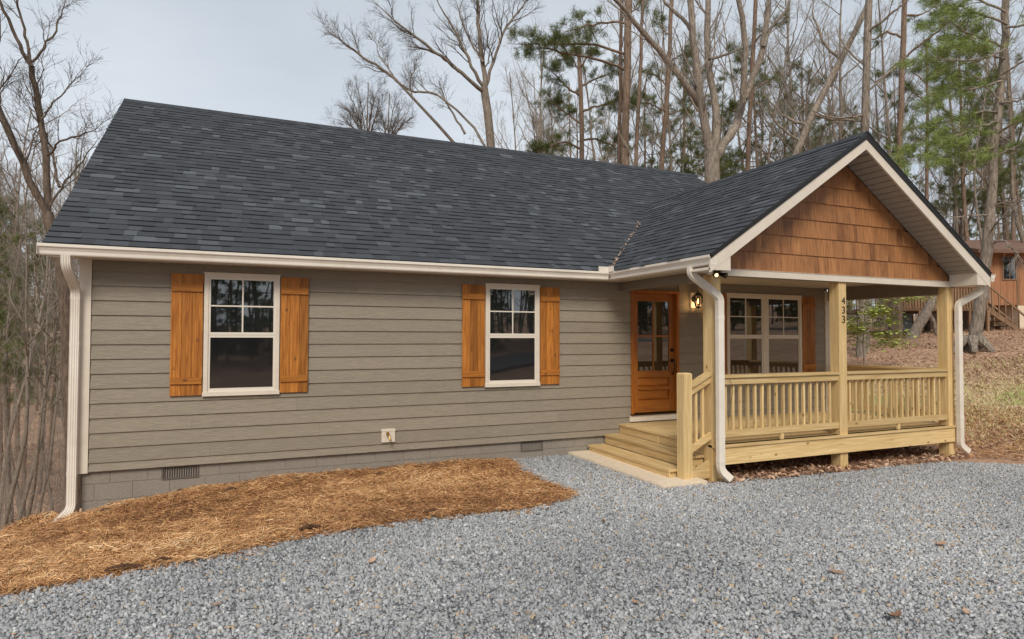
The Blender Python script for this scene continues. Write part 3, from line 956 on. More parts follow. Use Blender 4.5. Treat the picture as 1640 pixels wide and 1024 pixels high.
for q0, q1 in ((zb + 0.2, zb + 0.385), (zb + 0.435, gz0 - 0.11)):
    g = Geo().box(ga_, gb_, y0 + 0.025, y1 - 0.005, q0, q1)
    i = 0.035
    g.hexa([(ga_ + 0.008, y0 + 0.026, q0 + 0.008), (gb_ - 0.008, y0 + 0.026, q0 + 0.008), (gb_ - 0.008, y0 + 0.026, q1 - 0.008), (ga_ + 0.008, y0 + 0.026, q1 - 0.008), (ga_ + i, y0 + 0.006, q0 + i), (gb_ - i, y0 + 0.006, q0 + i), (gb_ - i, y0 + 0.006, q1 - i), (ga_ + i, y0 + 0.006, q1 - i)])
    part('door_panel', g, MT['door_h'], door)
xm, zm = (ga_ + gb_) / 2, (gz0 + gz1) / 2
part('muntin', Geo().box(xm - 0.014, xm + 0.014, y0 + 0.004, y0 + 0.03, gz0, gz1), MT['door'], door)
part('muntin', Geo().box(ga_, gb_, y0 + 0.0055, y0 + 0.029, zm - 0.014, zm + 0.014), MT['door_h'], door)
for p0, p1 in ((ga_, xm), (xm, gb_)):
    for q0, q1 in ((gz0, zm), (zm, gz1)):
        pane(p0, p1, q0, q1, y0 + 0.016, MT['glass'], door)
xh = b - 0.06
part('deadbolt', Geo().cyl((xh, y0, 1.40), (xh, y0 - 0.025, 1.40), 0.034, 0.03, 16), MT['bronze'], door)
hg = Geo().cyl((xh, y0, 1.22), (xh, y0 - 0.02, 1.22), 0.034, 0.03, 16).cyl((xh, y0 - 0.02, 1.22), (xh, y0 - 0.06, 1.22), 0.012, 0.012, 8)
hg.tube([(xh, y0 - 0.055, 1.225), (xh, y0 - 0.075, 1.17), (xh, y0 - 0.065, 1.05), (xh, y0 - 0.02, 0.985), (xh, y0 - 0.002, 0.98)], [(0.013, 0), (0.009, 0.009), (0, 0.011), (-0.009, 0.009), (-0.013, 0), (0, -0.008)], (1, 0, 0))
part('handle', hg, MT['bronze'], door)

# ---------------- lantern, flood light, hose bib
LX, LZ = 9.12, 2.28
lan = part('wall_lantern', Geo().box(LX - 0.075, LX + 0.075, -0.034, 0.0, LZ - 0.13, LZ + 0.14), MT['trim'], house)
lg = Geo().cyl((LX, -0.035, LZ + 0.02), (LX, -0.05, LZ + 0.02), 0.055, 0.05, 16).tube([(LX, -0.05, LZ + 0.03), (LX, -0.08, LZ + 0.13), (LX, -0.13, LZ + 0.17), (LX, -0.15, LZ + 0.13)], [(0.009, 0), (0, 0.009), (-0.009, 0), (0, -0.009)], (1, 0, 0))
part('arm', lg, MT['black'], lan)
LY = -0.15
cap_ = Geo().cyl((LX, LY, LZ + 0.075), (LX, LY, LZ + 0.125), 0.088, 0.035, 8).cyl((LX, LY, LZ + 0.125), (LX, LY, LZ + 0.15), 0.02, 0.008, 8)
part('cap', cap_, MT['black'], lan)
cage = Geo()
for j in range(6):
    t = math.pi / 3 * j
    cx, sy = math.cos(t), math.sin(t)
    cage.cyl((LX + 0.072 * cx, LY + 0.072 * sy, LZ + 0.075), (LX + 0.078 * cx, LY + 0.078 * sy, LZ), 0.010, 0.010, 5)
    cage.cyl((LX + 0.078 * cx, LY + 0.078 * sy, LZ), (LX + 0.048 * cx, LY + 0.048 * sy, LZ - 0.115), 0.010, 0.010, 5)
cage.cyl((LX, LY, LZ - 0.115), (LX, LY, LZ - 0.14), 0.055, 0.03, 8)
cage.cyl((LX, LY, LZ - 0.14), (LX, LY, LZ - 0.16), 0.014, 0.006, 8)
part('cage', cage, MT['black'], lan)
part('bulb', Geo().cyl((LX, LY, LZ - 0.06), (LX, LY, LZ - 0.02), 0.010, 0.018, 10).cyl((LX, LY, LZ - 0.02), (LX, LY, LZ + 0.025), 0.018, 0.005, 10), MT['bulb'], lan)
pl_ = bpy.data.lights.new('lantern_light', 'POINT')
pl_.energy = 1.6
pl_.color = (1.0, 0.60, 0.25)
pl_.shadow_soft_size = 0.03
plo = bpy.data.objects.new('lantern_light', pl_)
C.objects.link(plo)
plo.location = (LX, LY - 0.0, LZ - 0.085)

fl = part('flood_light', Geo().cyl((7.36, -2.60, 2.476), (7.36, -2.60, 2.455), 0.05, 0.05, 12), MT['bronze'], house)
for sx, mt in ((-1, 'floodlens'), (1, 'black')):
    cxx = 7.36 + sx * 0.06
    part('lamp_head', Geo().cyl((7.36 + sx * 0.02, -2.60, 2.45), (cxx, -2.62, 2.43), 0.012, 0.012, 6).cyl((cxx - sx * 0.01, -2.60, 2.44), (cxx + sx * 0.02, -2.68, 2.415), 0.022, 0.04, 12), MT['bronze'], fl)
    part('lens', Geo().cyl((cxx + sx * 0.02, -2.68, 2.415), (cxx + sx * 0.0212, -2.683, 2.414), 0.024, 0.024, 12), MT[mt], fl)

hb = part('hose_bib_box', Geo().box(3.595, 3.785, -0.045, 0.0, 0.128, 0.314).box(3.590, 3.790, -0.05, 0.0, 0.285, 0.30), MT['trim'], house)
fa = Geo().cyl((3.69, -0.045, 0.22), (3.69, -0.095, 0.215), 0.014, 0.014, 10).cyl((3.69, -0.09, 0.22), (3.70, -0.12, 0.175), 0.015, 0.013, 10).cyl((3.70, -0.12, 0.18), (3.705, -0.125, 0.155), 0.018, 0.018, 10)
fa.cyl((3.69, -0.075, 0.22), (3.672, -0.09, 0.255), 0.007, 0.007, 6).cyl((3.672, -0.088, 0.255), (3.668, -0.094, 0.265), 0.026, 0.026, 10)
part('faucet', fa, MT['brass'], hb)
# ------------------------------------------------------------------ the porch
porch = thing('porch', 'raised yellow timber front porch with railings and steps under the cedar gable', 'porch', (0, 0, 0))
DKZ = 0.180
PW = 0.16
def post(x, y, z0, z1, name='post', par=porch, w=PW):
    g = Geo().box(0, w, 0, w, z0, z1)
    o = part(name, g, MT['lum_z'], par)
    o.location = (x, y, 0)
    return o
PXS = (PX0 - 0.015, 9.968, 12.50)
posts = []
for x in PXS:
    posts.append(post(x, WY, float(zfun(x, WY)) - 0.2, 2.47))
def digit(ch, x, z, par):
    cu = bpy.data.curves.new('digit', 'FONT')
    cu.body = ch
    cu.size = 0.155
    cu.extrude = 0.003
    cu.align_x = 'CENTER'
    tmp = bpy.data.objects.new('tmp', cu)
    C.objects.link(tmp)
    dg = bpy.context.evaluated_depsgraph_get()
    me = bpy.data.meshes.new_from_object(tmp.evaluated_get(dg))
    bpy.data.objects.remove(tmp)
    me.materials.clear()
    me.materials.append(MT['black'])
    o = link('house_number', me, par)
    o.rotation_euler = (math.pi / 2, 0, 0)
    o.location = (x, -0.004, z)
for ch, z in (('4', 2.13), ('3', 1.99), ('3', 1.85)):
    digit(ch, 0.10, z, posts[1])
# deck frame, rim, boards
RIMX0, RIMX1 = 7.585, 12.66
dk = part('deck_frame', Geo().box(RIMX0 + 0.04, RIMX1 - 0.04, -0.06, -0.022, -0.09, DKZ - 0.031).box(RIMX0 + 0.04, RIMX1 - 0.04, -1.2, -1.16, -0.09, DKZ - 0.031), MT['lum_x'], porch)
part('rim_board', Geo().box(RIMX0, RIMX1, WY - 0.040, WY - 0.001, -0.082, DKZ - 0.031), MT['lum_x'], porch)
part('rim_board', Geo().box(RIMX0, RIMX0 + 0.038, WY + 0.141, -0.022, -0.082, DKZ - 0.031), MT['lum_y'], porch)
part('rim_board', Geo().box(RIMX1 - 0.038, RIMX1, WY + 0.141, -0.022, -0.082, DKZ - 0.031), MT['lum_y'], porch)
y = WY - 0.062
first = None
while y < -0.03:
    e = min(y + 0.137, -0.024)
    g = Geo()
    if y < WY + PW:
        xs = [7.55]
        for px_ in PXS:
            xs += [px_ - 0.004, px_ + PW + 0.004] if y + 0.137 > WY else []
        xs += [12.685]
        g.box(7.55, 12.685, y, min(e, WY - 0.002), DKZ - 0.03, DKZ)
        if e > WY:
            for a, b in zip(xs[0::2], xs[1::2]):
                if b - a > 0.02: g.box(a, b, WY - 0.002, e, DKZ - 0.03, DKZ)
    else:
        g.box(7.55, 12.685, y, e, DKZ - 0.03, DKZ)
    part('deck_board', g, MT['lum_x'], dk)
    y += 0.141
# railings
bal = None
def railing(p0, p1, axis_, ends=True):
    """level railing between two posts along x (axis 0) or y (axis 1)"""
    global bal
    z_t = 1.112
    if axis_ == 0:
        y = p0[1]
        r = part('railing', Geo().box(p0[0] + 0.001, p1[0] - 0.001, y - 0.045, y + 0.095, z_t - 0.036, z_t), MT['lum_x'], porch)
        part('rail_apron', Geo().box(p0[0] + 0.002, p1[0] - 0.002, y - 0.02, y + 0.018, z_t - 0.126, z_t - 0.0365), MT['lum_x'], r)
        part('bottom_rail', Geo().box(p0[0] + 0.002, p1[0] - 0.002, y - 0.02, y + 0.018, 0.275, 0.364), MT['lum_x'], r)
        part('rail_block', Geo().box((p0[0] + p1[0]) / 2 - 0.03, (p0[0] + p1[0]) / 2 + 0.03, y - 0.01, y + 0.018, DKZ + 0.001, 0.2745), MT['lum_z'], r)
        Ln = p1[0] - p0[0]
    else:
        x = p0[0]
        r = part('railing', Geo().box(x - 0.07, x + 0.07, p0[1] + 0.001, p1[1] - 0.001, z_t - 0.036, z_t), MT['lum_y'], porch)
        part('rail_apron', Geo().box(x - 0.019, x + 0.019, p0[1] + 0.002, p1[1] - 0.002, z_t - 0.126, z_t - 0.0365), MT['lum_y'], r)
        part('bottom_rail', Geo().box(x - 0.019, x + 0.019, p0[1] + 0.002, p1[1] - 0.002, 0.275, 0.364), MT['lum_y'], r)
        Ln = p1[1] - p0[1]
    n = int(round(Ln / 0.134)) - 1
    for i in range(n):
        if bal is None:
            bal = mesh_from('baluster', Geo().box(-0.018, 0.018, -0.018, 0.018, 0.30, 1.06), MT['lum_z'])
        t = (i + 1) * Ln / (n + 1)
        loc = (p0[0] + t, p0[1] + 0.0365, 0) if axis_ == 0 else (p0[0] + 0.0375, p0[1] + t, 0)
        link('baluster', bal, r, loc)
RYF = WY + 0.035
railing((PXS[0] + PW, RYF), (PXS[1], RYF), 0)
railing((PXS[1] + PW, RYF), (PXS[2], RYF), 0)
half = post(12.44, -0.20, DKZ + 0.001, 1.13, 'short_post', porch, 0.09)
railing((12.50, WY + PW), (12.50, -0.20), 1)
# steps
RZs = (0.028, -0.124)
part('stringer', Geo().prism([(7.565, DKZ - 0.032), (7.565, -0.30), (6.995, -0.30), (6.995, RZs[1] - 0.032), (7.295, RZs[1] - 0.032), (7.295, RZs[0] - 0.032), (7.563, RZs[0] - 0.032)], 'y', -2.08, -2.04), MT['lum_x'], porch)
part('stringer', Geo().prism([(7.565, DKZ - 0.032), (7.565, -0.24), (6.995, -0.24), (6.995, RZs[1] - 0.032), (7.295, RZs[1] - 0.032), (7.295, RZs[0] - 0.032), (7.563, RZs[0] - 0.032)], 'y', -0.09, -0.05), MT['lum_x'], porch)
part('stringer', Geo().prism([(7.565, DKZ - 0.032), (7.565, -0.24), (6.995, -0.24), (6.995, RZs[1] - 0.032), (7.295, RZs[1] - 0.032), (7.295, RZs[0] - 0.032), (7.563, RZs[0] - 0.032)], 'y', -1.09, -1.05), MT['lum_x'], porch)
for nx, z in ((7.255, RZs[0]), (6.955, RZs[1])):
    part('tread', Geo().box(nx, nx + 0.138, -2.12, -0.03, z - 0.030, z), MT['lum_y'], porch)
    part('tread', Geo().box(nx + 0.143, nx + 0.292, -2.12, -0.03, z - 0.030, z), MT['lum_y'], porch)
part('riser', Geo().box(7.565, 7.584, -2.115, -0.03, RZs[0] + 0.001, DKZ - 0.032), MT['lum_y'], porch)
part('riser', Geo().box(7.272, 7.290, -2.11, -0.035, RZs[1] + 0.001, RZs[0] - 0.032), MT['lum_y'], porch)
part('riser', Geo().box(6.972, 6.988, -2.11, -0.035, -0.245, RZs[1] - 0.032), MT['lum_y'], porch)
# newel with chamfered head and sloping hand rail
nw = Geo()
nx0, nx1, ny0, ny1, zt = 7.085, 7.225, -2.27, -2.13, 1.155
ch = 0.014
nw.box(nx0, nx1, ny0, ny1, -0.42, zt - ch)
nw.hexa([(nx0, ny0, zt - ch), (nx1, ny0, zt - ch), (nx1, ny1, zt - ch), (nx0, ny1, zt - ch), (nx0 + ch, ny0 + ch, zt), (nx1 - ch, ny0 + ch, zt), (nx1 - ch, ny1 - ch, zt), (nx0 + ch, ny1 - ch, zt)])
part('newel_post', nw, MT['lum_z'], porch)
def slope_rail(name, z0, z1, h, y0, y1, mat='lum_x'):
    return part(name, Geo().prism([(7.226, z0), (7.564, z1), (7.564, z1 + h), (7.226, z0 + h)], 'y', y0, y1), MT[mat], porch)
hr = slope_rail('handrail', 0.955, 1.125, 0.04, RYF - 0.045, RYF + 0.095)
slope_rail('rail_apron', 0.86, 1.03, 0.094, RYF - 0.02, RYF + 0.018)
slope_rail('bottom_rail', 0.10, 0.27, 0.094, RYF - 0.02, RYF + 0.018)
for i in range(2):
    x = 7.226 + 0.338 * (i + 1) / 3
    dz = (x - 7.226) * 0.5
    g = Geo().box(x - 0.018, x + 0.018, RYF + 0.019, RYF + 0.055, 0.12 + dz, 0.94 + dz)
    part('baluster', g, MT['lum_z'], porch)
part('skirt_board', Geo().prism([(7.226, -0.26), (7.566, -0.26), (7.566, -0.02), (7.226, -0.16)], 'y', WY + 0.05, WY + 0.088), MT['lum_x'], porch)

pad = Geo()
pad.hexa([(6.63, -2.42, -0.34), (7.35, -2.42, -0.34), (7.35, 0.01, -0.34), (6.60, 0.01, -0.34), (6.63, -2.42, -0.232), (7.35, -2.42, -0.232), (7.35, 0.01, -0.222), (6.60, 0.01, -0.222)])
bm = bmesh.new()
me = mesh_from('concrete_pad', pad, MT['concrete'])
bm.from_mesh(me)
bmesh.ops.bevel(bm, geom=bm.edges[:], offset=0.012, segments=2, affect='EDGES')
bm.to_mesh(me)
bm.free()
pad_o = link('concrete_pad', me, None, None, label='pale concrete pad on the ground under the wooden porch steps', category='concrete pad')
crd = Geo().tube(smooth([(7.86, WY - 0.0, 1.05), (7.87, WY - 0.06, 0.95), (7.82, WY - 0.055, 0.7), (7.78, WY - 0.06, 0.55), (7.79, WY - 0.055, 0.42)]), [(0.004, 0), (0, 0.004), (-0.004, 0), (0, -0.004)], (1, 0, 0))
link('dangling_cord', mesh_from('dangling_cord', crd, MT['black']), None, None, label='thin dark cord hanging down from the front porch rail', category='cord')

# ------------------------------------------------------------------ loose ground cover
def scatter(poly, n, zoff=0.0):
    px = [p[0] for p in poly]
    py = [p[1] for p in poly]
    out = np.zeros((0, 2))
    while len(out) < n:
        q = np.stack([rng.uniform(min(px), max(px), n), rng.uniform(min(py), max(py), n)], 1)
        out = np.concatenate([out, q[inside(poly, q[:, 0], q[:, 1])]])
    out = out[:n]
    return out

def stones(name, poly, n, smin, smax, **props):
    q = scatter(poly, n)
    q = q + rng.normal(0, 0.03, q.shape)
    s = smin + (smax - smin) * rng.random(n) ** 1.6
    # flat three- and four-sided chips, turned and tipped at random
    base = np.array([(1, 0, -1), (-.5, .87, -1), (-.5, -.87, -1), (.8, .1, 1), (-.45, .62, 1), (-.4, -.66, 1)], float)
    V = base[None] * (1 + rng.uniform(-0.4, 0.4, (n, 6, 3)))
    V *= np.stack([rng.uniform(0.8, 1.4, n), rng.uniform(0.65, 1.05, n), rng.uniform(0.28, 0.6, n)], 1)[:, None, :]
    V *= (s / 2)[:, None, None]
    a, b, c = rng.uniform(0, 6.28, n), rng.normal(0, 0.33, n), rng.normal(0, 0.33, n)
    def rot(V, ang, i, j):
        ca, sa = np.cos(ang)[:, None], np.sin(ang)[:, None]
        x, y = V[:, :, i].copy(), V[:, :, j].copy()
        V[:, :, i] = x * ca - y * sa
        V[:, :, j] = x * sa + y * ca
    rot(V, rng.uniform(0, 6.28, n), 0, 1); rot(V, b, 0, 2); rot(V, c, 1, 2); rot(V, a, 0, 1)
    z = zfun(q[:, 0], q[:, 1]) + 0.004 + s * rng.uniform(0.0, 0.45, n)
    V += np.concatenate([q, z[:, None]], 1)[:, None, :]
    F = np.array([(3, 4, 5), (0, 1, 4), (0, 4, 3), (1, 2, 5), (1, 5, 4), (2, 0, 3), (2, 3, 5)])
    FF = (np.arange(n)[:, None, None] * 6 + F[None]).reshape(-1, 3)
    patch = np.sin(q[:, 0] * 0.9 + 1.3 * np.sin(q[:, 1] * 0.8)) * np.sin(q[:, 1] * 1.2 + 0.7 * np.sin(q[:, 0] * 1.1) + 1)
    t = np.clip(rng.normal(0.52, 0.155, n) + 0.12 * patch, 0, 0.89)
    tan = rng.random(n) < 0.03 + 0.06 * np.clip(patch, 0, 1)
    t[tan] = rng.uniform(0.94, 1.0, tan.sum())
    return link(name, mesh_np(name, V.reshape(-1, 3), FF, MT['stone'], np.repeat(t, 7)), **props)
GRV = [(5.34, -0.02), (6.7, -0.02), (6.68, -2.36), (7.8, -2.40), (9.6, -2.52), (10.4, -2.5), (11.6, -2.52), (12.25, -2.65), (12.9, -3.2), (14.2, -4.2), (14.2, -6.6), (7, -7.3), (-2.5, -5.0), (-1.2, -2.9), (0.1, -2.93), (0.76, -2.9), (1.43, -2.87), (2.17, -2.66), (2.83, -2.6), (3.44, -2.53), (4.69, -2.61), (5.2, -2.46), (5.5, -2.2), (5.4, -1.7), (5.32, -0.9)]
stones('gravel', GRV, 235000, 0.014, 0.042, kind='stuff', label='loose grey crushed stone spread over the driveway', category='gravel')

def strands(name, q, z, length, width, mat, tone, lift=0.25, **props):
    n = len(q)
    a = rng.uniform(0, 6.28, n)
    L_ = length * rng.uniform(0.5, 1.3, n)
    d = np.stack([np.cos(a), np.sin(a), rng.normal(0, lift, n)], 1)
    d /= np.linalg.norm(d, axis=1)[:, None]
    s = np.stack([-np.sin(a), np.cos(a), rng.normal(0, 0.5, n)], 1)
    w = (width * rng.uniform(0.6, 1.4, n))[:, None]
    p = np.concatenate([q, z[:, None]], 1)
    sag = np.zeros((n, 3)); sag[:, 2] = L_ * rng.uniform(-0.02, 0.12, n)
    sag[:, :2] = s[:, :2] * (L_ * rng.normal(0, 0.12, n))[:, None]
    A, B, D_ = p - d * L_[:, None] / 2, p + sag, p + d * L_[:, None] / 2
    V = np.stack([A - s * w / 2, A + s * w / 2, B - s * w / 2, B + s * w / 2, D_ - s * w / 3, D_ + s * w / 3], 1).reshape(-1, 3)
    i = np.arange(n)[:, None, None] * 6
    F = (i + np.array([(0, 1, 3, 2), (2, 3, 5, 4)])[None]).reshape(-1, 4)
    return link(name, mesh_np(name, V, F, mat, np.repeat(tone, 2)), **props)
q = scatter(STRAW, 105000) + rng.normal(0, 1, (105000, 2)) * np.where(rng.random((105000, 1)) < 0.06, 0.13, 0.035)
clump = 0.5 + 0.5 * np.sin(q[:, 0] * 5.1 + 2 * np.sin(q[:, 1] * 3.3)) * np.sin(q[:, 1] * 6.2 + 1.5 * np.sin(q[:, 0] * 2.2))
mound = 0.05 * clump + 0.03 * np.clip(1 - np.abs(q[:, 1] + 0.2) / 0.5, 0, 1)
q[:, 1] = np.minimum(q[:, 1], np.where(q[:, 0] > 0, -0.01, 9))
z = zfun(q[:, 0], q[:, 1]) + 0.015 + mound * rng.uniform(0.2, 1.0, len(q))
big = 0.5 + 0.5 * np.sin(q[:, 0] * 1.1 + 0.5) * np.sin(q[:, 1] * 2.3 + 0.8)
strands('pine_straw', q, z, 0.115, 0.0042, MT['straw'], np.clip(rng.normal(0.42, 0.2, len(q)) + 0.25 * (clump - 0.5) + 0.34 * (big - 0.5), 0, 1), kind='stuff', label='thick orange brown pine straw mulch along the house wall', category='straw')

def leaves(name, q, size, tone, mat, zoff=0.015, tilt=0.45, **props):
    n = len(q)
    z = zfun(q[:, 0], q[:, 1]) + zoff + rng.uniform(0, 0.03, n)
    a = rng.uniform(0, 6.28, n)
    s = size * rng.uniform(0.55, 1.3, n)
    e1 = np.stack([np.cos(a), np.sin(a), rng.normal(0, tilt, n)], 1) * s[:, None]
    e2 = np.stack([-np.sin(a), np.cos(a), rng.normal(0, tilt, n)], 1) * (s * rng.uniform(0.4, 0.7, n))[:, None]
    p = np.concatenate([q, z[:, None]], 1)
    up = np.zeros((n, 3)); up[:, 2] = s * 0.18
    V = np.stack([p - e1 / 2, p - e2 / 2 + up, p + e1 / 2, p + e2 / 2 + up], 1).reshape(-1, 3)
    F = (np.arange(n)[:, None, None] * 4 + np.array([(0, 1, 2), (0, 2, 3)])[None]).reshape(-1, 3)
    return link(name, mesh_np(name, V, F, mat, np.repeat(tone, 2)), **props)
hillp = [(12.75, -2.5), (13.2, -3.5), (15, -4.7), (24, -7), (36, -2), (38, 16), (24, 22), (13.2, 9), (12.9, 0.5)]
q = scatter(hillp, 60000)
dd = np.hypot(q[:, 0] - 1.8, q[:, 1] + 8.85)
q = q[rng.random(len(q)) < np.clip(20 / dd, 0.35, 1) ** 1.5]
band = np.exp(-((q[:, 0] - 17.0 + 0.5 * (q[:, 1] + 2)) / 1.6) ** 2)
q = q[rng.random(len(q)) > 0.55 * band]
leaves('leaf_litter', q, 0.07, np.clip(rng.normal(0.5, 0.15, len(q)), 0, 1), MT['litter'], kind='stuff', label='brown fallen leaves covering the slope right of the porch', category='leaves')
under = [(7.3, -2.5), (12.8, -2.5), (13.0, -0.1), (7.3, -0.1)]
q = scatter(under, 5000)
q = q[~((q[:, 0] < 7.6) & (q[:, 1] < -2.0) & (q[:, 1] > -2.5))]
leaves('leaf_litter', q, 0.07, np.clip(rng.normal(0.38, 0.22, len(q)), 0, 1), MT['litter'], kind='stuff', label='dead leaves and pine needles on the ground beneath the porch deck', category='leaves')
q = scatter([(12.6, -2.4), (13.2, -3.3), (15.5, -4.6), (16.5, 1), (13, 1)], 9000)
strands('pine_straw', q, zfun(q[:, 0], q[:, 1]) + 0.03, 0.15, 0.006, MT['straw'], np.clip(rng.normal(0.45, 0.2, len(q)), 0, 1), kind='stuff', label='scattered pine straw on the bank right of the porch', category='straw')
gq = scatter([(13.3, -3.2), (16, -5), (22, -6.5), (23, 0), (18.5, 5), (14.6, 2)], 75000)
band = np.exp(-((gq[:, 0] - 17.0 + 0.5 * (gq[:, 1] + 2)) / 2.2) ** 2)
gq = gq[rng.random(len(gq)) < 0.12 + 0.88 * band]
n = len(gq)
h = rng.uniform(0.03, 0.09, n)
a = rng.uniform(0, 6.28, n)
ln = rng.normal(0, 0.6, (n, 2)) * h[:, None]
p = np.concatenate([gq, zfun(gq[:, 0], gq[:, 1])[:, None]], 1)
side = np.stack([np.cos(a), np.sin(a), 0 * a], 1) * 0.010
tip = p + np.concatenate([ln, h[:, None]], 1)
V = np.stack([p - side, p + side, tip], 1).reshape(-1, 3)
link('dry_grass', mesh_np('dry_grass', V, np.arange(3 * n).reshape(-1, 3), MT['drygrass'], np.clip(rng.normal(0.55, 0.18, n) + 0.35 * (np.sin(gq[:, 0] * 0.9 + 1.0) * np.sin(gq[:, 1] * 1.1 + 0.4) > 0.1), 0, 1)), kind='stuff', label='patchy straw coloured grass on the bank beside the driveway', category='grass')
# far-left slope litter
lp = [(-1.0, 0.3), (-14, 14), (-26, 40), (-6, 46), (0.0, 10), (-0.15, 0.5)]
q = scatter(lp, 26000)
leaves('leaf_litter', q, 0.12, np.clip(rng.normal(0.5, 0.22, len(q)), 0, 1), MT['litter'], kind='stuff', label='brown leaves lying on the wooded slope left of the house', category='leaves')
# heap of rusty grass by the corner
q = rng.normal(0, 1, (4500, 2)) * np.array([0.34, 0.28]) + np.array([-0.85, 1.15])
rr = ((q[:, 0] + 0.85) / 0.34) ** 2 + ((q[:, 1] - 1.15) / 0.28) ** 2
strands('dry_grass_heap', q, zfun(q[:, 0], q[:, 1]) + 0.24 * np.exp(-rr * 0.5) * rng.uniform(0.3, 1, len(q)), 0.16, 0.007, MT['straw'], np.clip(rng.normal(0.45, 0.25, len(q)), 0, 1), 0.5, kind='stuff', label='low heap of rusty dry grass behind the left downspout', category='grass heap')

# single fallen leaves and bark
def oak_leaf(x, y, s, rz, label, tone, curl=0.3):
    prof = [(0.0, 0.03), (0.12, 0.10), (0.2, 0.24), (0.3, 0.14), (0.42, 0.30), (0.53, 0.16), (0.66, 0.27), (0.78, 0.13), (0.9, 0.14), (1.0, 0.0)]
    s *= 1.12
    g = Geo()
    for a, b in zip(prof[:-1], prof[1:]):
        z = lambda u, v: curl * s * ((u - 0.5) ** 2 + 1.6 * v * v)
        for sg in (1, -1):
            g.add([(s * (a[0] - .5), 0, z(a[0], 0)), (s * (b[0] - .5), 0, z(b[0], 0)), (s * (b[0] - .5), sg * s * b[1], z(b[0], b[1])), (s * (a[0] - .5), sg * s * a[1], z(a[0], a[1]))], [(0, 1, 2, 3) if sg > 0 else (3, 2, 1, 0)], tone)
    me = mesh_from('fallen_leaf', g, MT['litter'], False)
    o = link('fallen_leaf', me, None, (x, y, float(zfun(x, y)) + 0.035), label=label, category='leaf')
    o.rotation_euler = (rnd.uniform(-.15, .15), rnd.uniform(-.15, .15), rz)
oak_leaf(6.15, -5.30, 0.115, 2.2, 'curled orange brown oak leaf on open gravel, the brightest one in front of the porch', 0.22, 0.35)
oak_leaf(5.81, -6.01, 0.13, 0.1, 'narrow dark brown leaf on the gravel nearest the bottom right edge', 0.02, 0.9)
oak_leaf(7.71, -5.13, 0.14, 0.3, 'pale tan flat leaf on gravel, farthest right of the fallen leaves', 0.42, 0.3)
oak_leaf(6.34, -6.15, 0.07, 0.8, 'small tan leaf scrap on gravel beside the narrow dark leaf', 0.5, 0.4)
oak_leaf(5.18, -3.38, 0.07, 1.4, 'small reddish leaf on gravel between the straw tip and the steps', 0.1, 0.4)
oak_leaf(1.63, -3.99, 0.075, 0.4, 'small orange leaf on gravel below the long bark strip, lower left', 0.25, 0.8)
oak_leaf(4.35, -5.14, 0.06, 2.0, 'tiny orange leaf on gravel at the bottom centre', 0.3, 0.6)
oak_leaf(2.79, -3.62, 0.10, 0.9, 'tan crumpled leaf on gravel just below the straw bed', 0.6, 0.5)

def chunk(x, y, L_, w, rz, label, group=None):
    g = Geo()
    n = 7
    ring = []
    for i in range(n):
        t = i / (n - 1)
        r = w * (0.35 + 0.65 * math.sin(math.pi * min(max(t, 0.06), 0.94))) * rnd.uniform(0.75, 1.2)
        ring.append([((t - .5) * L_, r * math.cos(k * 1.047 + .3) * rnd.uniform(.8, 1.2), 0.5 * r * math.sin(k * 1.047 + .3) * rnd.uniform(.7, 1.2) + 0.02 * math.sin(t * 5)) for k in range(6)])
    vs = [p for rg in ring for p in rg]
    fs = [(i * 6 + k, i * 6 + (k + 1) % 6, (i + 1) * 6 + (k + 1) % 6, (i + 1) * 6 + k) for i in range(n - 1) for k in range(6)]
    fs += [tuple(range(6)), tuple(range((n - 1) * 6, n * 6))]
    g.add(vs, fs)
    o = link('bark_chunk', mesh_from('bark_chunk', g, MT['barkchunk']), None, (x, y, float(zfun(x, y)) + 0.045), label=label, category='bark', group=group)
    o.rotation_euler = (0.2, 0, rz)
chunk(0.95, -2.88, 0.34, 0.026, 0.12, 'longest dark bark strip at the straw edge, lower left by the gravel')
chunk(1.21, -2.86, 0.20, 0.02, 0.25, 'short dark bark strip just right of the longest one')
chunk(1.11, -0.13, 0.16, 0.04, 0.5, 'upturned bark piece against the block foundation below the first shutter')
chunk(1.70, -0.44, 0.24, 0.035, 0.1, 'flat bark slab on the straw below the left window')
chunk(2.43, -2.46, 0.26, 0.03, 0.3, 'bark strip at the straw edge below the middle of the left window')
chunk(3.69, -2.46, 0.30, 0.03, -0.1, 'bark strip at the straw edge below the hose bib box')
chunk(3.55, -0.42, 0.22, 0.03, 0.15, 'dark bark slab on the straw directly under the hose bib box')
chunk(0.35, -0.25, 0.22, 0.035, 0.4, 'bark piece on the straw beside the left house corner')
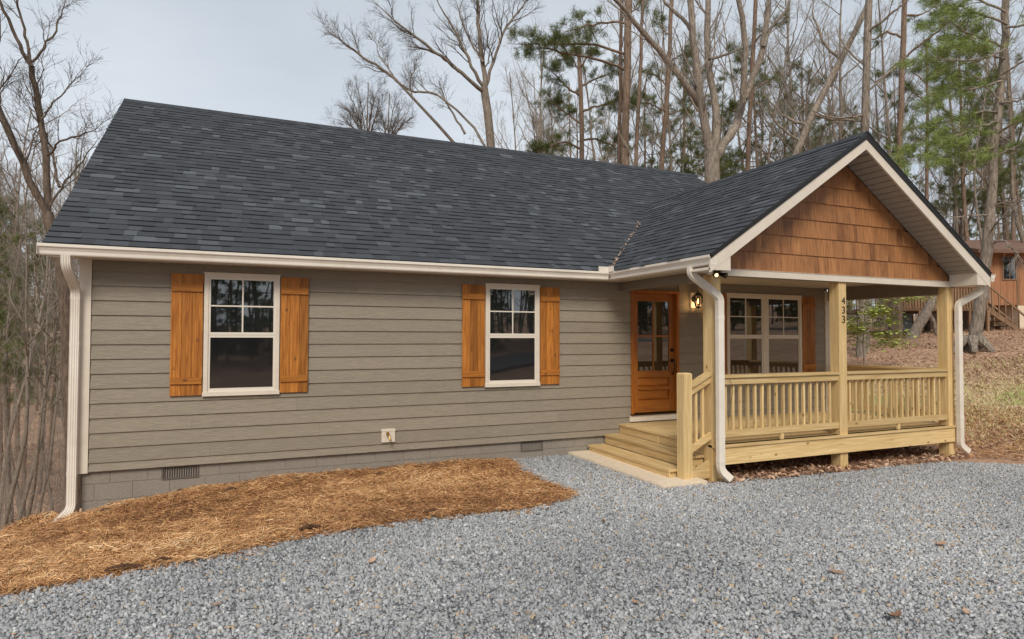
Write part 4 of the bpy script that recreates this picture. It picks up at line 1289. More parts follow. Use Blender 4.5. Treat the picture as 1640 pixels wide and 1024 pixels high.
HERO = {
 'left_oak': [
  (0.197,0.117,[(-1.76,8.62,-2.94),(-1.87,8.6,-0.74),(-1.93,8.58,0.72),(-2.04,8.58,2.47),(-2.21,8.62,3.37),(-2.48,8.71,4.5)]),
  (0.095,0.051,[(-2.48,8.71,4.5),(-2.71,8.61,5.04),(-2.98,8.54,5.69),(-3.35,8.5,6.73),(-3.76,8.46,7.87),(-4.03,8.36,9.32)]),
  (0.084,0.062,[(-2.48,8.71,4.5),(-2.52,8.79,5.12),(-2.63,8.88,6.3),(-2.8,9.01,7.38),(-2.96,9.13,8.05)]),
  (0.048,0.022,[(-2.86,8.77,7.92),(-3.1,8.69,8.39),(-3.25,8.58,8.8),(-3.42,8.48,9.23),(-3.61,8.38,9.99)]),
  (0.040,0.018,[(-2.86,8.77,7.92),(-3.02,8.95,8.66),(-3.16,9.13,9.12),(-3.33,9.33,9.68),(-3.48,9.51,10.51)]),
  (0.029,0.011,[(-2.85,8.76,8.03),(-2.67,8.84,8.4),(-2.42,8.88,8.88),(-2.36,9.0,9.42),(-2.22,9.09,9.96)]),
  (0.026,0.011,[(-2.5,8.67,5.84),(-2.25,8.29,6.01),(-1.91,7.87,6.09),(-1.5,7.42,6.08),(-1.0,6.92,6.32)]),
  (0.033,0.011,[(-2.23,8.58,5.1),(-2.45,8.87,5.89),(-2.65,9.16,6.5),(-3.05,9.53,7.07),(-3.33,9.86,7.45)]),
  (0.022,0.009,[(-2.64,8.71,6.7),(-2.43,8.74,7.12),(-2.13,8.74,7.54),(-2.0,8.81,7.77),(-1.81,8.86,8.09)]),
  (0.029,0.011,[(-2.43,8.68,4.66),(-2.25,8.91,5.17),(-1.99,9.11,5.78),(-1.71,9.3,6.32),(-1.57,9.55,6.73)]),
 ],
 'spreading_tree': [
  (0.206,0.157,[(10.67,13.39,4.51),(10.6,13.35,6.69),(10.5,13.33,8.86),(10.28,13.37,10.85),(10.18,13.39,11.28)]),
  (0.079,0.024,[(10.18,13.4,11.09),(9.82,13.12,11.12),(8.73,13.13,11.85),(7.71,13.12,12.42),(6.48,13.19,13.18),(5.67,13.09,13.68)]),
  (0.067,0.030,[(10.18,13.39,11.28),(9.9,13.33,11.51),(9.46,13.33,12.27),(9.07,13.29,13.12),(8.49,13.35,13.89),(8.03,13.35,14.58)]),
  (0.103,0.060,[(10.18,13.4,11.23),(10.31,13.46,11.62),(10.16,13.64,12.6),(10.07,13.76,14.13),(10.05,13.86,15.68)]),
  (0.067,0.030,[(10.23,13.38,11.23),(10.44,13.53,11.75),(10.91,13.54,13.3),(11.2,13.66,14.01),(11.97,13.55,15.04),(12.53,13.55,15.96)]),
  (0.048,0.024,[(10.15,13.38,12.25),(9.76,13.88,13.23),(9.53,14.31,14.28),(9.39,14.7,15.33)]),
  (0.060,0.024,[(9.28,13.76,11.88),(8.77,13.57,12.15),(8.22,13.39,12.29),(7.59,13.26,12.28),(6.99,13.11,12.17)]),
 ],
 'leaning_tree': [
  (0.072,0.050,[(9.84,11.5,6.71),(8.65,11.96,8.44),(7.54,12.4,9.67),(6.67,12.75,10.67)]),
  (0.055,0.022,[(6.67,12.75,10.67),(6.22,12.82,11.05),(5.77,12.9,11.22),(5.14,13.05,11.64),(4.78,13.09,11.87),(4.21,13.22,12.32)]),
  (0.028,0.017,[(6.73,12.72,10.58),(6.45,12.98,11.08),(6.08,13.26,11.7),(5.97,13.43,12.43)]),
  (0.028,0.017,[(7.15,12.56,10.07),(7.08,12.79,10.66),(7.27,12.91,11.26),(7.44,13.04,11.62)]),
 ],
 'bowed_tree': [
  (0.069,0.037,[(9.67,10.5,6.27),(9.33,10.58,8.17),(8.74,10.81,9.06),(8.17,11.05,9.54),(7.68,11.25,9.82)]),
  (0.042,0.021,[(7.68,11.25,9.82),(7.27,11.5,9.97),(6.94,11.73,9.92),(6.56,11.96,10.33),(6.14,12.22,10.62)]),
  (0.042,0.021,[(8.57,10.9,8.49),(8.14,11.17,9.3),(7.89,11.37,9.94),(7.82,11.5,10.41)]),
 ],
 'tall_pine': [
  (0.169,0.139,[(15.25,11.42,4.28),(15.24,11.3,8.3),(15.26,11.19,11.85),(15.27,11.1,14.68),(15.27,11.01,17.58)]),
  (0.054,0.024,[(15.19,11.21,11.97),(14.3,11.18,12.14),(13.24,11.23,12.11),(11.78,11.45,12.31),(10.78,11.47,12.27)]),
  (0.054,0.024,[(15.14,11.22,12.6),(14.35,11.71,13.01),(13.07,12.42,13.12),(12.01,13.04,13.17),(11.21,13.54,13.26)]),
  (0.048,0.024,[(15.23,11.14,13.76),(14.13,10.9,13.49),(13.04,10.66,12.99),(12.1,10.35,12.44)]),
  (0.036,0.018,[(15.23,11.14,13.96),(16.16,11.8,14.97),(17.2,12.4,16.3)]),
 ],
 'clumped_pine': [
  (0.150,0.095,[(15.2,14.67,5.43),(15.17,14.57,9.37),(15.17,14.52,11.14),(15.07,14.5,13.12),(15.0,14.49,14.27)]),
  (0.054,0.020,[(15.16,14.56,9.78),(14.35,14.54,10.08),(13.59,14.51,9.71),(13.01,14.41,9.34)]),
  (0.054,0.020,[(15.16,14.55,10.19),(15.93,14.57,10.38),(16.87,14.54,10.12),(17.44,14.65,10.42)]),
  (0.054,0.020,[(15.15,14.53,10.87),(14.65,15.09,11.53),(14.16,15.65,12.21),(14.0,16.08,12.33)]),
  (0.054,0.020,[(15.14,14.52,11.41),(15.57,13.97,11.56),(16.12,13.36,11.57),(16.3,12.92,11.84)]),
  (0.054,0.020,[(15.11,14.51,12.09),(14.39,14.45,12.36),(13.79,14.33,12.76),(13.4,14.14,12.83)]),
  (0.054,0.020,[(15.1,14.5,12.5),(15.77,14.57,12.97),(16.58,14.57,13.33),(17.01,14.73,13.81)]),
  (0.041,0.020,[(15.07,14.5,13.12),(14.95,14.91,13.88),(14.79,15.35,14.31)]),
  (0.041,0.020,[(15.07,14.49,13.32),(15.16,14.06,13.65),(15.34,13.6,13.81)]),
 ],
 'forked_oak': [
  (0.284,0.272,[(17.38,8.86,4.35),(17.34,8.79,7.37),(17.27,8.79,8.36)]),
  (0.170,0.091,[(17.27,8.79,8.21),(17.03,8.77,8.92),(16.75,8.74,10.15),(16.55,8.69,11.09),(16.35,8.63,12.34),(16.16,8.57,13.6),(16.02,8.48,14.87)]),
  (0.136,0.057,[(16.85,8.92,10.06),(16.36,8.84,10.46),(15.7,8.83,11.13),(15.0,8.83,11.72),(14.3,8.84,12.16),(13.81,8.75,12.61),(13.19,8.73,13.03),(12.53,8.73,13.3)]),
  (0.079,0.045,[(16.59,8.96,12.63),(16.48,9.2,13.18),(16.18,9.54,13.67),(15.94,9.84,14.2),(15.6,10.19,14.89)]),
  (0.147,0.091,[(17.31,8.77,8.32),(17.54,8.83,9.01),(17.73,8.91,10.01),(17.53,9.14,11.16),(17.5,9.29,12.53),(17.66,9.35,14.33),(17.8,9.43,15.84)]),
  (0.181,0.136,[(17.36,8.77,7.93),(17.7,8.89,8.45),(18.45,8.83,9.41),(18.93,8.88,10.6)]),
  (0.125,0.079,[(18.35,8.27,10.29),(18.78,8.16,11.27),(19.16,8.07,12.46),(19.36,8.04,14.04),(19.59,8.01,15.48)]),
  (0.113,0.079,[(18.31,8.29,10.14),(18.15,8.12,10.8),(18.08,7.88,12.35),(17.66,7.81,13.55),(17.29,7.72,14.75)]),
  (0.068,0.034,[(18.95,7.95,12.18),(19.41,8.02,12.99),(20.06,8.01,13.71),(20.6,8.03,14.79)]),
  (0.057,0.023,[(17.14,8.75,11.72),(18.01,8.9,12.06),(18.9,9.05,12.57),(19.6,9.28,13.24)]),
 ],
 'pale_trunk_tree': [
  (0.155,0.111,[(21.94,6.35,4.31),(21.93,6.22,8.81),(21.94,6.15,11.02),(22.01,6.06,13.17),(22.06,5.96,15.61)]),
  (0.055,0.022,[(21.94,6.11,12.4),(21.97,5.73,12.56),(22.15,5.28,12.83),(22.6,4.71,13.29)]),
  (0.044,0.022,[(21.93,6.15,11.18),(21.88,6.52,11.77),(21.76,6.92,12.38),(21.72,7.27,13.23)]),
  (0.044,0.022,[(21.95,6.17,10.29),(22.62,6.23,10.83),(23.49,6.2,11.47),(24.29,6.19,12.19)]),
  (0.044,0.022,[(21.92,6.21,9.51),(20.81,6.33,9.28),(19.83,6.39,9.27),(19.15,6.31,9.47)]),
 ],
 'slim_pine': [
  (0.131,0.092,[(26.96,8.54,4.53),(26.92,8.42,8.88),(26.99,8.28,12.73),(27.05,8.16,15.8),(27.09,8.08,17.89)]),
  (0.052,0.026,[(26.99,8.26,13.31),(27.37,7.72,13.81),(27.85,7.14,14.29),(28.19,6.61,14.76)]),
  (0.052,0.026,[(27.03,8.24,13.44),(26.87,8.87,12.87),(26.72,9.49,12.67)]),
  (0.052,0.026,[(27.0,8.23,14.23),(26.68,8.72,14.65),(26.51,9.16,14.41),(26.32,9.6,14.71)]),
  (0.052,0.026,[(27.03,8.19,15.14),(28.18,8.23,15.41),(29.3,8.27,16.08)]),
 ],
 'slanting_tree': [
  (0.174,0.093,[(19.7,8.39,4.88),(20.4,7.98,8.38),(20.83,7.76,9.54),(21.37,7.5,10.63),(21.97,7.2,11.91),(22.35,7.02,12.68),(22.82,6.78,13.63),(23.19,6.59,14.86)]),
  (0.070,0.023,[(21.39,7.49,10.68),(22.19,7.41,11.49),(22.1,7.73,11.89),(22.41,7.87,12.31)]),
  (0.070,0.029,[(21.02,7.67,9.98),(21.38,7.3,9.68),(21.78,6.92,9.57),(22.28,6.49,9.43)]),
  (0.058,0.023,[(21.97,7.2,11.91),(21.74,7.56,12.42),(21.66,7.84,13.24),(21.6,8.12,14.09),(21.9,8.22,15.18)]),
  (0.058,0.023,[(20.81,7.77,9.52),(20.48,8.27,9.87),(20.15,8.75,10.58),(19.95,9.18,11.31)]),
  (0.046,0.023,[(20.61,7.88,8.94),(19.75,7.95,9.31),(19.16,7.9,9.79),(18.86,7.71,10.81)]),
 ],
 'big_pine': [
  (0.182,0.134,[(22.28,3.03,1.21),(22.39,2.97,1.75),(22.5,2.89,2.8),(22.66,2.77,4.33),(22.8,2.65,6.38)]),
  (0.129,0.086,[(22.8,2.65,6.38),(22.93,2.63,7.53),(23.08,2.58,8.96),(23.3,2.5,10.68),(23.35,2.5,12.12),(23.43,2.48,13.91)]),
  (0.038,0.019,[(23.05,2.42,10.56),(21.85,2.39,10.6),(20.81,2.3,10.57),(19.82,2.17,10.64)]),
  (0.038,0.019,[(22.99,2.47,9.69),(23.08,2.06,9.84),(23.2,1.64,10.06),(23.48,1.16,10.0)]),
  (0.038,0.019,[(22.92,2.54,8.26),(21.82,2.59,7.93),(20.81,2.61,7.48),(19.82,2.61,7.12)]),
  (0.038,0.019,[(22.91,2.56,7.88),(22.91,2.01,8.09),(23.0,1.42,8.19)]),
  (0.038,0.019,[(22.85,2.61,7.21),(23.84,2.49,7.59),(24.81,2.39,7.88)]),
  (0.034,0.019,[(22.77,2.67,6.25),(21.64,2.59,6.83),(20.94,2.34,7.09),(20.48,1.99,7.38)]),
  (0.034,0.019,[(22.78,2.68,5.67),(22.77,2.14,5.72),(22.87,1.55,5.61)]),
  (0.029,0.014,[(22.73,2.71,5.39),(21.25,2.65,5.22),(19.99,2.49,5.11)]),
  (0.038,0.019,[(23.13,2.36,11.23),(22.2,2.4,11.34),(21.24,2.45,11.35),(20.13,2.56,11.44)]),
  (0.038,0.019,[(23.1,2.4,10.46),(21.91,2.35,9.93),(20.67,2.31,9.6),(19.22,2.36,9.5)]),
  (0.038,0.019,[(23.03,2.46,9.5),(22.12,2.57,9.2),(21.15,2.7,8.91),(20.12,2.87,8.43)]),
  (0.038,0.019,[(22.97,2.51,8.83),(23.19,1.98,8.78),(23.4,1.45,8.81)]),
  (0.038,0.019,[(23.11,2.37,11.13),(23.13,1.83,10.98),(23.3,1.21,11.09)]),
  (0.038,0.019,[(22.93,2.53,8.55),(22.7,2.99,8.67),(22.24,3.55,8.49),(21.76,4.13,8.4)]),
  (0.038,0.019,[(23.07,2.42,10.17),(23.07,3.17,10.78),(22.97,3.96,11.15)]),
  (0.038,0.019,[(22.88,2.58,7.49),(21.73,2.54,7.24),(20.36,2.6,6.82),(18.95,2.67,6.62)]),
  (0.038,0.019,[(23.1,2.36,11.61),(22.56,2.77,12.08),(22.02,3.17,12.46),(21.29,3.66,12.75)]),
  (0.029,0.014,[(22.95,2.51,8.93),(22.5,2.86,9.67),(22.32,3.11,10.03),(21.69,3.57,9.94)]),
  (0.029,0.014,[(22.65,2.77,4.43),(22.64,2.34,4.56),(22.54,1.96,4.22),(22.33,1.63,3.63)]),
  (0.029,0.014,[(22.69,2.75,4.72),(22.4,2.28,5.19),(22.22,1.78,5.18),(22.02,1.29,4.99)]),
 ],
 'young_pine': [
  (0.121,0.045,[(32.09,10.69,4.38),(32.02,10.57,9.12),(32.03,10.45,13.11),(31.95,10.43,14.96),(31.91,10.42,15.87)]),
  (0.045,0.018,[(32.0,10.47,12.99),(31.19,10.54,13.35),(30.53,10.54,13.54)]),
  (0.045,0.018,[(32.02,10.45,13.3),(32.95,10.32,13.55),(33.76,10.22,14.11)]),
  (0.045,0.018,[(31.99,10.45,13.9),(31.76,10.8,14.46),(31.63,11.12,14.81)]),
  (0.045,0.018,[(31.98,10.44,14.2),(32.14,10.09,14.55),(32.48,9.67,14.59)]),
  (0.045,0.018,[(32.04,10.48,11.94),(32.2,9.9,11.02),(32.5,9.24,10.57)]),
  (0.045,0.018,[(32.02,10.51,11.48),(30.7,10.55,10.72),(29.41,10.57,10.42)]),
  (0.045,0.018,[(31.95,10.44,14.81),(32.4,10.39,15.33),(32.97,10.3,15.55)]),
 ],
 'bent_tree': [
  (0.214,0.151,[(26.42,7.77,1.45),(26.72,7.63,2.03),(27.08,7.45,2.71),(27.51,7.24,3.52),(27.91,7.04,4.43)]),
  (0.113,0.063,[(27.46,7.27,3.42),(27.33,7.5,3.68),(27.14,7.75,3.9),(26.95,8.0,4.48)]),
  (0.101,0.063,[(27.05,7.46,2.66),(27.46,7.41,2.16),(27.67,7.45,1.53)]),
 ],
 'grey_trunk_tree': [
  (0.159,0.095,[(20.98,5.78,0.84),(21.0,5.74,2.07),(21.06,5.68,3.13),(21.08,5.62,4.61)]),
 ],
 'brown_trunk_tree': [
  (0.210,0.144,[(26.76,8.72,1.26),(26.77,8.68,2.44),(26.82,8.62,3.75),(26.91,8.55,4.8)]),
 ],
 'thin_pine': [
  (0.088,0.063,[(15.6,12.35,4.39),(15.57,12.24,8.62),(15.57,12.19,10.44),(15.59,12.08,13.71),(15.6,11.98,16.74)]),
 ],
 'red_trunk_pine': [
  (0.122,0.082,[(18.33,13.35,4.62),(18.35,13.21,8.97),(18.56,13.04,11.69),(18.66,12.93,13.87),(18.7,12.84,16.32),(18.72,12.77,18.22)]),
  (0.041,0.020,[(18.51,13.06,11.42),(17.56,12.92,11.64),(16.78,12.72,11.45)]),
  (0.041,0.020,[(18.6,12.99,12.51),(18.39,13.61,13.26),(18.31,14.18,13.61)]),
  (0.041,0.020,[(18.64,12.95,13.6),(18.88,12.29,13.78),(18.92,11.74,13.42)]),
  (0.041,0.020,[(18.54,13.06,11.28),(19.43,13.21,11.66),(20.14,13.43,12.35)]),
  (0.041,0.020,[(18.67,12.9,14.69),(18.62,13.45,15.34),(18.66,13.95,16.01)]),
 ],
 'ridge_pine': [
  (0.118,0.079,[(21.08,11.07,4.78),(21.08,10.95,8.71),(21.18,10.81,11.85),(21.27,10.7,14.21),(21.33,10.6,16.83)]),
  (0.039,0.020,[(21.13,10.87,10.54),(20.28,10.69,10.88),(19.57,10.45,10.83)]),
  (0.039,0.020,[(21.18,10.81,11.85),(22.09,10.94,12.58),(22.85,11.16,12.66)]),
  (0.039,0.020,[(21.24,10.75,13.16),(21.21,11.29,13.78),(21.13,11.86,14.01)]),
  (0.039,0.020,[(21.25,10.72,13.95),(21.29,10.15,14.23),(21.49,9.52,14.36)]),
 ],
 'side_pine': [
  (0.097,0.060,[(15.6,11.26,4.28),(15.6,11.15,8.15),(15.71,11.01,11.3),(15.8,10.87,14.68)]),
 ],
 'round_tree': [
  (0.101,0.030,[(8.95,31.39,10.04),(8.86,31.31,14.07),(8.87,31.25,16.08),(8.92,31.17,17.98)]),
  (0.052,0.024,[(8.86,31.32,13.87),(7.9,32.23,15.55),(6.92,33.18,16.03)]),
  (0.052,0.024,[(8.86,31.32,13.87),(7.88,31.14,15.8),(6.95,30.97,16.5)]),
  (0.052,0.024,[(8.86,31.32,13.87),(8.33,32.01,16.47),(7.81,32.74,17.89)]),
  (0.052,0.024,[(8.86,31.32,13.87),(8.46,30.87,16.28),(8.09,30.45,17.45)]),
  (0.052,0.024,[(8.86,31.32,13.87),(9.27,31.6,16.61),(9.7,31.91,18.18)]),
  (0.052,0.024,[(8.86,31.32,13.87),(9.31,30.52,15.85),(9.76,29.76,16.59)]),
  (0.052,0.024,[(8.86,31.32,13.87),(8.5,32.5,16.13),(8.13,33.71,17.23)]),
  (0.052,0.024,[(8.86,31.32,13.87),(8.89,30.17,15.53),(8.93,29.05,15.94)]),
  (0.052,0.024,[(8.86,31.32,13.87),(8.07,31.62,15.07),(7.29,31.96,15.07)]),
  (0.052,0.024,[(8.86,31.32,13.87),(9.36,31.6,15.55),(9.88,31.9,16.03)]),
 ],
 'low_tree': [
  (0.093,0.031,[(10.42,31.84,10.25),(10.32,31.76,14.59),(10.34,31.7,16.04),(10.39,31.63,17.69)]),
  (0.050,0.023,[(10.33,31.77,14.18),(10.16,32.33,16.13),(9.99,32.91,17.15)]),
  (0.050,0.023,[(10.33,31.77,14.18),(10.44,31.11,16.11),(10.56,30.49,17.06)]),
  (0.050,0.023,[(10.33,31.77,14.18),(10.87,32.02,16.13),(11.43,32.29,17.15)]),
  (0.050,0.023,[(10.33,31.77,14.18),(10.84,30.96,15.66),(11.35,30.18,16.17)]),
  (0.050,0.023,[(10.33,31.77,14.18),(11.27,31.85,15.84),(12.26,31.95,16.56)]),
  (0.050,0.023,[(10.33,31.77,14.18),(10.64,30.52,15.04),(10.94,29.3,14.94)]),
  (0.050,0.023,[(10.33,31.77,14.18),(10.3,32.82,15.82),(10.28,33.89,16.52)]),
 ],
}
# ------------------------------------------------------------------ neighbour's house up the slope
nb = thing('neighbour_house', 'brown wood sided neighbouring house with dark garage opening up the slope', 'house', (31.5, 9.88, 1.9))
nb.rotation_euler = (0, 0, math.radians(-23.33))
BR, BL = MT['brownsiding'], MT['brownlumber']
part('wall', Geo().box(1.8, 10, 0.0, 7, 1.27, 3.75), MT['brownsiding'], nb)
for i in range(27):
    part('siding_panel', Geo().box(1.8 + i * 0.3 + 0.006, 1.8 + i * 0.3 + 0.294, -0.018, -0.001, 1.25, 3.74), BR, nb)
part('foundation', Geo().box(3.8, 10, -0.02, 7, -0.8, 1.24), MT['concrete'], nb)
part('garage_back', Geo().box(1.8, 3.79, 1.8, 1.95, -0.5, 1.25), MT['vent'], nb)
part('corner_trim', Geo().box(3.76, 3.84, -0.04, -0.019, 1.25, 3.74), BL, nb)
w = part('window', Geo().box(3.08, 3.14, -0.06, -0.019, 2.43, 3.55).box(3.70, 3.76, -0.06, -0.019, 2.43, 3.55).box(3.14, 3.70, -0.06, -0.019, 2.43, 2.48).box(3.14, 3.70, -0.06, -0.019, 3.50, 3.55), BL, nb)
part('pane', Geo().box(3.14, 3.41, -0.04, -0.03, 2.48, 3.50), MT['glass'], w)
part('pane', Geo().box(3.43, 3.70, -0.04, -0.03, 2.48, 3.50), MT['glass'], w)
part('muntin', Geo().box(3.41, 3.43, -0.05, -0.03, 2.48, 3.50), BL, w)
part('roof', Geo().prism([(-0.7, 3.62), (3.5, 4.7), (7.7, 3.62), (7.7, 3.78), (3.5, 4.87), (-0.7, 3.78)], 'x', 1.5, 10.5), MT['brownroof'], nb)
dkn = part('deck', Geo().box(-3.2, 1.1, -1.8, 0.3, 0.92, 1.08).box(-3.2, 0.6, 0.3, 3.5, 0.92, 1.08), BL, nb)
for x in (-3.1, -2.0, -0.9, 0.2, 1.0):
    part('deck_post', Geo().box(x, x + 0.1, -1.8, -1.7, -0.8, 0.915), BL, dkn)
part('deck_rail', Geo().box(-3.2, 1.1, -1.86, -1.72, 1.93, 2.0), BL, dkn)
sl = None
for i in range(34):
    if sl is None: sl = mesh_from('slat', Geo().box(0, 0.075, -1.83, -1.80, 1.0, 1.925), BL)
    link('slat', sl, dkn, (-3.18 + i * 0.125, 0, 0))
stn = part('stair', Geo().prism([(1.1, 1.08), (1.1, 0.82), (2.75, -0.3), (3.0, -0.3)], 'y', -1.8, -1.74).prism([(1.1, 1.08), (1.1, 0.82), (2.75, -0.3), (3.0, -0.3)], 'y', -0.85, -0.79), BL, nb)
for i in range(6):
    part('tread', Geo().box(1.12 + i * 0.31, 1.40 + i * 0.31, -1.74, -0.86, 0.86 - i * 0.21, 0.90 - i * 0.21), BL, stn)
for yy in (-1.83, -0.8):
    part('stair_rail', Geo().prism([(1.05, 2.0), (1.05, 2.09), (3.0, 0.43), (3.0, 0.34)], 'y', yy, yy + 0.06), BL, stn)
    part('newel', Geo().box(2.96, 3.05, yy, yy + 0.08, -0.35, 0.46), BL, stn)
    for i in range(6):
        xx = 1.2 + i * 0.29
        part('baluster', Geo().box(xx, xx + 0.04, yy + 0.01, yy + 0.05, 1.05 - (xx - 1.05) * 0.85, 2.0 - (xx - 1.05) * 0.85), BL, stn)
bg_ = Geo()
prof = [(0.27, 0.0), (0.30, 0.08), (0.315, 0.3), (0.31, 0.42), (0.315, 0.55), (0.30, 0.8), (0.27, 0.88)]
for (r0, z0), (r1, z1) in zip(prof[:-1], prof[1:]):
    bg_.cyl((0, 0, z0), (0, 0, z1), r0, r1, 16)
part_b = thing('barrel', 'blue grey plastic barrel standing under the neighbour deck', 'barrel', (30.15, 10.5, float(zfun(30.15, 10.5)) - 0.02))
part('drum', bg_, plain('blue_plastic', (0.17, 0.24, 0.29), 0.5), part_b)
part('lid', Geo().cyl((0, 0, 0.881), (0, 0, 0.91), 0.285, 0.275, 16), plain('lid_plastic', (0.12, 0.16, 0.2), 0.5), part_b)

# ------------------------------------------------------------------ trees
def unit(v): return v / np.maximum(np.linalg.norm(v, axis=-1, keepdims=True), 1e-9)

def resample(pts, K, wob=0.0):
    p = np.array(pts, float)
    d = np.concatenate([[0], np.cumsum(np.linalg.norm(np.diff(p, axis=0), axis=1))])
    t = np.linspace(0, d[-1], K)
    o = np.stack([np.interp(t, d, p[:, i]) for i in range(3)], 1)
    for _ in range(2):
        o[1:-1] = 0.25 * o[:-2] + 0.5 * o[1:-1] + 0.25 * o[2:]
    if wob:
        n = rng.normal(0, wob, (K, 3)); n[0] = 0; n[-1] = 0
        o += n
    return o

def tube_np(P, R, sides):
    N, K, _ = P.shape
    T = unit(np.gradient(P, axis=1))
    ref = np.where(np.abs(T.mean(1)[:, 2:3]) > 0.8, np.array([[1.0, 0.13, 0]]), np.array([[0.05, 0.03, 1.0]]))
    U = unit(np.cross(T, ref[:, None, :]))
    W = np.cross(T, U)
    a = np.arange(sides) * 2 * np.pi / sides
    V = P[:, :, None, :] + R[:, :, None, None] * (U[:, :, None, :] * np.cos(a)[None, None, :, None] + W[:, :, None, :] * np.sin(a)[None, None, :, None])
    j = np.arange(sides)
    k = np.arange(K - 1)
    q = np.stack([k[:, None] * sides + j, k[:, None] * sides + (j + 1) % sides, (k[:, None] + 1) * sides + (j + 1) % sides, (k[:, None] + 1) * sides + j], -1).reshape(-1, 4)
    F = (np.arange(N)[:, None, None] * K * sides + q[None]).reshape(-1, 4)
    return V.reshape(-1, 3), F

def join(parts):
    Vs, Fs, o = [], [], 0
    for V, F in parts:
        Vs.append(V); Fs.append(F + o); o += len(V)
    return np.concatenate(Vs), np.concatenate(Fs)

def grow(P, R, n, length, K, ang=(0.5, 1.0), t0=0.25, up=0.25, rr=0.55, wob=0.06, rmin=0.003, taper=0.35, shrink=0.5, tmax=1.0, droop=0.0):
    """n children on each parent polyline; returns child polylines and radii"""
    N, Kp, _ = P.shape
    if np.isscalar(n): idx = np.repeat(np.arange(N), n)
    else: idx = np.repeat(np.arange(N), n)
    M = len(idx)
    t = t0 + (tmax - t0) * rng.random(M)
    f = t * (Kp - 1)
    i = np.minimum(f.astype(int), Kp - 2)
    w = (f - i)[:, None]
    base = P[idx, i] * (1 - w) + P[idx, i + 1] * w
    tan = unit(P[idx, i + 1] - P[idx, i])
    rad = R[idx, i] * (1 - w[:, 0]) + R[idx, i + 1] * w[:, 0]
    rv = rng.normal(0, 1, (M, 3))
    perp = unit(rv - tan * (rv * tan).sum(1)[:, None])
    a = rng.uniform(*ang, M)[:, None]
    d = tan * np.cos(a) + perp * np.sin(a)
    d[:, 2] += up
    d = unit(d)
    L = (length if np.isscalar(length) else length[idx]) * rng.uniform(0.6, 1.25, M) * (1 - shrink * t)
    s = np.linspace(0, 1, K)
    bend = rng.normal(0, 0.15, (M, 3))
    bend[:, 2] += up * 0.4 - droop
    C_ = base[:, None] + d[:, None] * (L[:, None] * s)[..., None] + bend[:, None] * (L[:, None] * s ** 2)[..., None] * 0.6
    nz = rng.normal(0, wob, (M, K, 3)) * L[:, None, None]
    nz[:, 0] = 0
    C_ = C_ + nz
    r0 = np.maximum(np.minimum(rad * rr, L * 0.015 + 0.0035), rmin)
    Rc = r0[:, None] * (1 - (1 - taper) * s)[None]
    return C_, Rc

def tuft(P, D, n, L, w, spread=0.9, droop=0.0):
    """bunches of thin needles at points P about directions D"""
    M = len(P)
    idx = np.repeat(np.arange(M), n)
    d = unit(D[idx] + rng.normal(0, spread, (M * n, 3)))
    d[:, 2] -= droop
    d = unit(d)
    b = P[idx] + rng.normal(0, L * 0.25, (M * n, 3))
    l = (L * rng.uniform(0.6, 1.2, M * n))[:, None]
    s = unit(np.cross(d, rng.normal(0, 1, (M * n, 3)))) * w
    V = np.stack([b - s, b + s, b + d * l], 1).reshape(-1, 3)
    return V, np.arange(3 * M * n).reshape(-1, 3), np.repeat(np.clip(rng.normal(0.45, 0.22, M), 0, 1), n) + rng.normal(0, 0.06, M * n)

def along(P, ts):
    K = P.shape[1]
    f = ts * (K - 1)
    i = np.minimum(f.astype(int), K - 2)
    w = (f - i)[None, :, None]
    A, B = P[:, i], P[:, i + 1]
    return (A * (1 - w) + B * w).reshape(-1, 3), unit(B - A).reshape(-1, 3)

